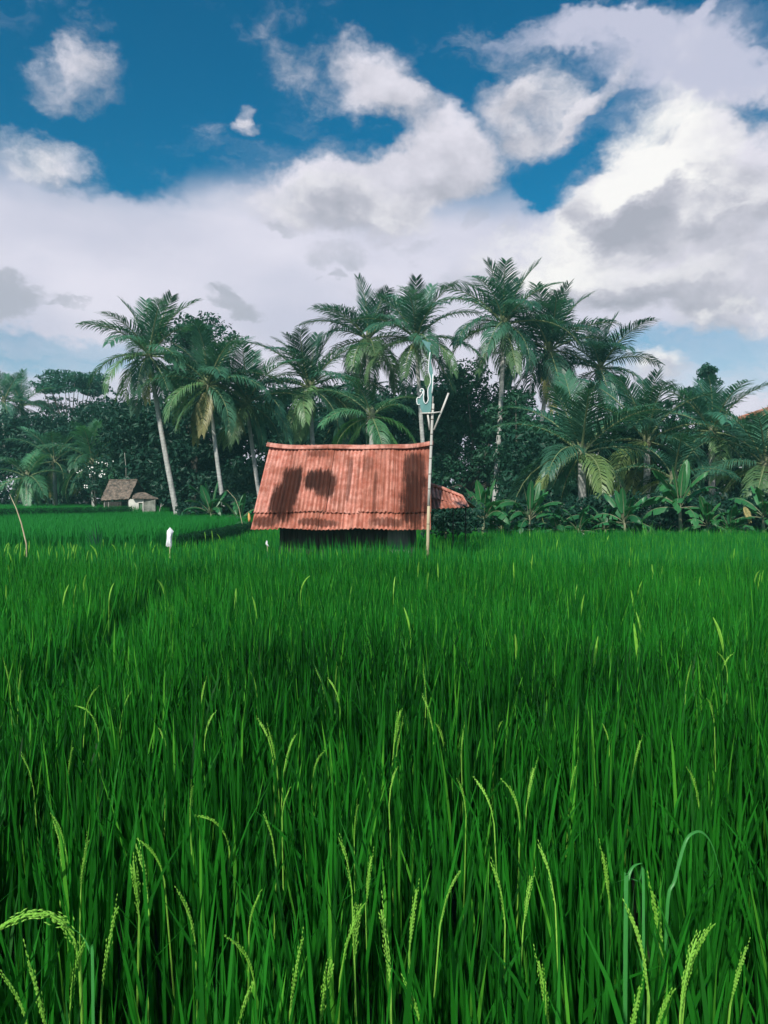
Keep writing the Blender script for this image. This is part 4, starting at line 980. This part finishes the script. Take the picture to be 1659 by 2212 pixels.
scatter('rice_field', 'bright strip of rice on the highest terrace at the far left', P, UPC, h, 5)

# ears of rice
def ear_mesh(seed, bend, plen=.20, thick=1.0, stem=.55, coarse=False):
    """stem along +Z, panicle at its top bowing towards +X; origin at the foot of the stem"""
    r = random.Random(seed); mb = MB(); pts = [Vector((0, 0, 0)), Vector((.004, 0, stem * .5)), Vector((.01, 0, stem))]
    a = math.radians(6); p = pts[-1].copy(); ax = []
    n = 10
    for i in range(n):
        s = (i + 1) / n; a += math.radians(bend) * (.4 + s) / n / .9; d = Vector((math.sin(a), r.uniform(-.05, .05), math.cos(a))); p = p + d * plen / n; ax.append((p.copy(), d))
    mb.tube(pts + [q for q, _ in ax[::2]], [.0028] * 3 + [.002] * 5, 4, cap=False)
    if coarse:
        mb.tube([pts[-1]] + [q for q, _ in ax[1::2]], [.003, .006, .008, .008, .006, .002], 5); return mb.mesh('rice_ear', M['ear'])
    for br in range(int(12 * thick)):
        i0 = r.randrange(0, n - 3); q = ax[i0][0].copy(); ang = r.uniform(0, 6.283); ln = r.randint(4, 8)
        off = Vector((math.cos(ang) * .5, math.sin(ang), 0)) * .0022 * thick
        for k in range(ln):
            j = min(n - 1, i0 + int(k * .55)); d = ax[j][1]
            c = ax[j][0] + d * (k * .55 % 1) * plen / n + off * (1 + .35 * k) + Vector((r.uniform(-1, 1), r.uniform(-1, 1), r.uniform(-1, 1))) * .0012
            g_ = (d + off * 60 * r.uniform(.3, 1.2)).normalized(); L = .0050; w = .0015
            s1 = g_.cross(Vector((.3, .9, .1))).normalized() * w; s2 = g_.cross(s1).normalized() * w
            mb.add([c - g_ * L, c + s1, c + s2, c - s1, c - s2, c + g_ * L], [(0, 2, 1), (0, 3, 2), (0, 4, 3), (0, 1, 4), (5, 1, 2), (5, 2, 3), (5, 3, 4), (5, 4, 1)])
    return mb.mesh('rice_ear', M['ear'])
EARS = [ear_mesh(700, 8, .20, 1.6), ear_mesh(701, 20, .19, 1.3), ear_mesh(702, 40, .20, 1.5), ear_mesh(703, 75, .21, 1.5), ear_mesh(704, 5, .17, 2.3), ear_mesh(705, 25, .15, 1.1), ear_mesh(706, 110, .22, 1.8)]
TOPH = [max(v.co.z for v in m.vertices) for m in EARS]
E = [  # tip position on the photo grid, which shape, which way it bows (degrees, 0 = right), size
 (200, 1480, 2, 0, 1), (165, 1524, 3, 180, 1), (272, 1492, 1, 0, 1), (440, 1462, 0, 0, 1), (478, 1535, 2, 20, .9), (532, 1450, 1, 180, .9), (566, 1548, 2, 180, 1.1), (630, 1588, 1, 0, 1), (592, 1560, 0, 180, 1),
 (690, 1440, 1, 180, 1), (716, 1462, 2, 180, 1), (742, 1428, 0, 0, .9), (850, 1528, 4, 0, 1.15), (862, 1545, 0, 0, 1), (898, 1436, 0, 180, 1), (930, 1496, 1, 180, 1.1), (952, 1560, 1, 180, 1), (1100, 1556, 1, 0, 1), (1036, 1680, 2, 180, 1), (1062, 1686, 2, 180, 1.05),
 (972, 1686, 1, 180, .8), (722, 1620, 2, 0, 1), (545, 1758, 1, 180, 1), (402, 1760, 3, 180, 1), (372, 1906, 1, 180, 1.1), (115, 1756, 1, 180, .9), (94, 1768, 1, 180, .8), (184, 1800, 0, 0, .9), (258, 1830, 4, 180, 1.25), (282, 1818, 1, 180, 1.2), (320, 1796, 2, 180, .9),
 (236, 1928, 0, 0, 1.3), (205, 2012, 1, 0, 1.2), (90, 2030, 0, 180, 1.3), (40, 2080, 1, 180, 1.1), (500, 2010, 2, 180, .9), (572, 1920, 5, 0, .8), (655, 1990, 0, 0, 1.1), (690, 2080, 4, 0, 1.1), (598, 2112, 1, 0, 1.2), (776, 1946, 1, 0, 1.1), (822, 1930, 0, 180, 1.2), (830, 1830, 0, 0, .9),
 (738, 1800, 1, 180, .9), (800, 1950, 4, 0, 1.0), (935, 1884, 0, 0, 1.1), (964, 1872, 1, 0, 1), (1042, 1834, 1, 180, 1.0), (1174, 1820, 1, 180, 1.0), (1140, 1872, 0, 0, .8), (1286, 1800, 0, 180, 1.0), (1316, 1948, 1, 180, 1.3), (1390, 1890, 0, 180, 1.35), (1508, 1980, 1, 0, 1.1), (1545, 2002, 1, 0, 1.2), (1582, 2010, 0, 0, .9),
 (1484, 1652, 1, 180, 1), (1592, 1408, 2, 0, 1.3), (1490, 1428, 0, 0, .9), (1544, 1408, 2, 180, .9), (12, 1418, 0, 180, 1), (40, 1440, 0, 0, .9), (1240, 1640, 0, 0, .8), (1145, 1640, 0, 0, .9), (1370, 1580, 0, 0, .9), (1530, 1505, 1, 180, .9), (865, 2120, 1, 180, 1), (880, 1660, 1, 0, .8), (1165, 2040, 0, 180, 1.0), (1400, 2120, 0, 0, 1.0), (1480, 2140, 1, 0, 1.0),
 (430, 1680, 0, 0, .8), (330, 1570, 5, 180, .9), (640, 1700, 5, 0, .8), (780, 1720, 0, 0, .7), (1020, 1560, 0, 0, .8), (1300, 1560, 5, 180, .8), (760, 1260, 0, 0, .9), (925, 1235, 4, 0, 1.1), (1030, 1240, 0, 0, 1.0), (1250, 1262, 5, 0, 1), (1145, 1210, 5, 180, 1), (290, 1215, 1, 180, 1.1), (160, 1600, 0, 0, .9), (60, 1620, 1, 180, .9)]
SPECIAL = {(258, 1830): 'thick yellow-green rice ear standing upright at the lower left', (850, 1528): 'broad pale rice ear standing alone in the middle of the field', (1592, 1408): 'tall rice ear bowing right near the right edge of the field',
           (402, 1760): 'rice ear with a hooked tip bowing left, lower left of centre', (1390, 1890): 'long upright rice ear beside the bent leaf at the lower right', (925, 1235): 'tall pale rice ear just in front of the bamboo pole'}
rr = random.Random(77)
def put_ear(px, py, k, az, size, label=None):
    size *= .78; zt = .935 + rr.uniform(-.03, .03); t = sky_dir(px, py); dep = (EYE - zt) / -t.z * t.y
    tip = at(px, py, dep); me = EARS[k]; a = math.radians(az + rr.uniform(-35, 35))
    # tallest point of the ear comes to the tip position
    hv = max(me.vertices, key=lambda v: v.co.z).co * size
    x, y = tip.x - (hv.x * math.cos(a) - hv.y * math.sin(a)), tip.y - (hv.x * math.sin(a) + hv.y * math.cos(a))
    o = obj('rice_ear', me, None, (x, y, tip.z - hv.z), (rr.uniform(-.05, .05), rr.uniform(-.06, .06), a), (size,) * 3)
    shape = {0: 'straight slim', 4: 'thick straight', 5: 'short thin'}.get(k, ('hooked' if k == 3 else 'slightly bent') + (' left-leaning' if az > 90 else ' right-leaning'))
    row = 'far up the field' if py < 1350 else 'in mid field' if py < 1600 else 'in the lower field' if py < 1850 else 'at the bottom'
    zone = ('by the left edge' if px < 200 else 'below the bag' if px < 400 else 'below the left eave' if px < 620 else 'below the rusty roof' if px < 920 else
            'below the pole' if px < 1130 else 'below the straight trunk' if px < 1330 else 'below the tallest banana' if px < 1540 else 'by the right edge')
    tag(o, label or shape + ' rice ear ' + row + ' ' + zone, 'rice ear', 'rice ears in the near field'); o['at'] = px; return o
ears_by = {}
for px, py, k, az, s in E:
    o = put_ear(px, py, k, az, s, SPECIAL.get((px, py))); ears_by.setdefault(o['label'], []).append(o)
for lab, lst in ears_by.items():
    lst.sort(key=lambda o: o['at'])
    for i, o in enumerate(lst):
        if len(lst) > 1: o['label'] = lab + ', ' + (('left one', 'right one') if len(lst) == 2 else ('first from left', 'second from left', 'third from left', 'fourth from left', 'fifth from left'))[i]
        del o['at']
# the big ear arching to the left edge
def arch_ear(label, pix, d0, d1, seed):
    r = random.Random(seed); n = len(pix); pts = [at(x, y, d0 + (d1 - d0) * i / (n - 1)) for i, (x, y) in enumerate(pix)]
    b = Vector((pts[0].x + .02, pts[0].y, .35)); root = empty('arching_rice_ear', b); tag(root, label, 'rice ear', 'rice ears in the near field')
    mb = MB(); mb.tube([(0, 0, 0)] + [p - b for p in pts], [.004, .0035] + [.0022] * (n - 1), 5); mb.build('stalk', M['ear'], root, True)
    mb = MB()
    for i in range(230):
        s = r.uniform(.12, 1) * (n - 1); j = min(n - 2, int(s)); c = pts[j].lerp(pts[j + 1], s - j) - b; d = (pts[j + 1] - pts[j]).normalized()
        spread = .013 * math.sin(math.pi * min(1, (s / (n - 1)) * .9 + .1)); c = c + Vector((r.gauss(0, 1), r.gauss(0, 1), r.gauss(-.4, 1))) * spread * .45
        g_ = (d + Vector((r.uniform(-.3, .3), r.uniform(-.3, .3), r.uniform(-.5, .2)))).normalized(); L, w = .0056, .0017
        s1 = g_.cross(Vector((.3, .9, .1))).normalized() * w; s2 = g_.cross(s1).normalized() * w
        mb.add([c - g_ * L, c + s1, c + s2, c - s1, c - s2, c + g_ * L], [(0, 2, 1), (0, 3, 2), (0, 4, 3), (0, 1, 4), (5, 1, 2), (5, 2, 3), (5, 3, 4), (5, 4, 1)])
    o = mb.build('grain', M['ear'], root); o['kind'] = 'stuff'
arch_ear('heavy rice ear arching over to the left edge at the lower left', [(172, 2080), (160, 2030), (138, 1992), (100, 1972), (55, 1976), (20, 1992), (-6, 2008)], 1.50, 1.42, 3)
def bent_leaf(label, pix, d, w, mat='bent'):
    pts = [at(x, y, d + .01 * i) for i, (x, y) in enumerate(pix)]; b = Vector((pts[0].x, pts[0].y, .3)); rows = []
    pts = [Vector((pts[0].x, pts[0].y, .3))] + pts; sm = []
    for i in range(len(pts) - 1):       # smooth curve through the points
        p0, p1, p2, p3 = pts[max(0, i - 1)], pts[i], pts[i + 1], pts[min(len(pts) - 1, i + 2)]
        for k in range(5):
            t = k / 5; sm.append((p1 * 2 + (p2 - p0) * t + (p0 * 2 - p1 * 5 + p2 * 4 - p3) * t * t + (p1 * 3 - p0 - p2 * 3 + p3) * t ** 3) * .5)
    pts = sm + [pts[-1]]; n = len(pts)
    for i, p in enumerate(pts):
        s = i / (n - 1); ww = w * (1 - s ** 3 * .95) * .5; t = (pts[min(n - 1, i + 1)] - pts[max(0, i - 1)]).normalized(); q = t.cross(Vector((0, 1, .25))).normalized()
        q = (q + Vector((0, .6, 0))).normalized(); rows.append([p - q * ww - b, p + Vector((0, .0015, -.0015)) - b, p + q * ww - b])
    mb = MB(); mb.grid(rows); o = mb.build('rice_leaf', M[mat], None, True, loc=b); tag(o, label, 'leaf')
bent_leaf('pale rice leaf bent over in a tall hoop at the lower right', [(1440, 1990), (1458, 1900), (1480, 1820), (1500, 1798), (1520, 1800), (1540, 1830), (1560, 1900)], 1.75, .0075)
bent_leaf('pale rice leaf bent sharply left beside a long ear, lower right', [(1352, 1950), (1356, 1900), (1368, 1872), (1388, 1864)], 1.62, .009)
bent_leaf('thin rice leaf lying across the blades left of the bent leaf, lower right', [(1390, 1920), (1380, 1905), (1358, 1898), (1330, 1906)], 1.66, .006)
bent_leaf('drooping green leaf under the heavy arching ear', [(200, 2100), (195, 2060), (176, 2020), (140, 1998), (120, 1990)], 1.46, .009)

# distant ears: too many and too small to tell apart
FE = [ear_mesh(720 + i, b, .20, 1, .45, True) for i, b in enumerate((5, 20, 45))]
rg = np.random.default_rng(9); VV, FF = [], []; k0 = 0
cand = []
for i in range(75): cand.append((rg.uniform(-10, -4.2), rg.uniform(12.0, 14.6)))
for i in range(60):
    y = 4.2 + 16 * rg.random() ** 1.3; cand.append((rg.uniform(-.55, .55) * y, y))
for x, y in cand:
    me = FE[rg.integers(0, 3)]; V = np.array([v.co for v in me.vertices]); a = rg.uniform(0, 6.28); s = rg.uniform(.8, 1.3)
    if in_shed(np.array([[x, y]]))[0]: continue
    c, sn = math.cos(a), math.sin(a); V = V @ np.array([[c, sn, 0], [-sn, c, 0], [0, 0, 1]]) * s; V += np.array([x, y, rg.uniform(.92, 1.02) - V[:, 2].max()])
    for p in me.polygons:
        v = list(p.vertices)
        FF.append([v[0] + k0, v[1] + k0, v[2] + k0, (v[3] if len(v) > 3 else v[2]) + k0])
    VV.append(V); k0 += len(V)
mbv = np.concatenate(VV); me = bpy.data.meshes.new('rice_ears'); me.from_pydata(mbv.tolist(), [], [list(dict.fromkeys(f)) for f in FF]); me.materials.append(M['ear'])
o = obj('rice_ears', me); tag(o, 'pale ears scattered over the farther rice', 'rice', kind='stuff')

# grass tuft by the banana plants and a weed in the upper rice
def tuft(name, label, px, py, d, n, h, w, mat, seed, cat, zb=0.0):
    r = random.Random(seed); b = at(px, py, d); b.z = zb; V, F = [], []
    root = empty(name, b); tag(root, label, cat)
    for i in range(n):
        V, F = [], []; t = abs(r.gauss(0, .28)); az = r.uniform(0, 6.28)
        blade(V, F, (r.uniform(-.06, .06), r.uniform(-.06, .06), 0), (math.sin(t) * math.cos(az), math.sin(t) * math.sin(az), math.cos(t)), h * r.uniform(.75, 1.05), w * r.uniform(.7, 1.2), r.uniform(.1, .7), r.uniform(0, 3.1), 5)
        obj('blade', np_mesh('blade', np.array(V), np.array(F), M[mat]), root)
tuft('grass_tuft', 'bright tuft of tall grass at the rice edge under the tallest banana', 1405, 1150, 20.0, 22, 1.28, .035, 'tuft', 1, 'grass tuft')
tuft('weed', 'small dark weed sticking out of the upper terrace rice', 213, 1160, 15.9, 14, 1.0, .03, 'under_leaf', 2, 'weed', .36)

# ------------------------------------------------------------------ damp air
mb = MB(); mb.box((-90, -8, -1.0), (90, 100, 17.0))
mh = bpy.data.materials.new('haze'); mh.use_nodes = True; t_ = mh.node_tree; t_.nodes.clear()
ou = t_.nodes.new('ShaderNodeOutputMaterial'); pv = t_.nodes.new('ShaderNodeVolumePrincipled')
pv.inputs['Color'].default_value = (.34, .88, .82, 1); pv.inputs['Density'].default_value = .0014; pv.inputs['Anisotropy'].default_value = .2
t_.links.new(pv.outputs[0], ou.inputs['Volume'])
o = mb.build('haze', mh); tag(o, 'thin bluish haze over the rice field and the palms', 'haze', kind='stuff')
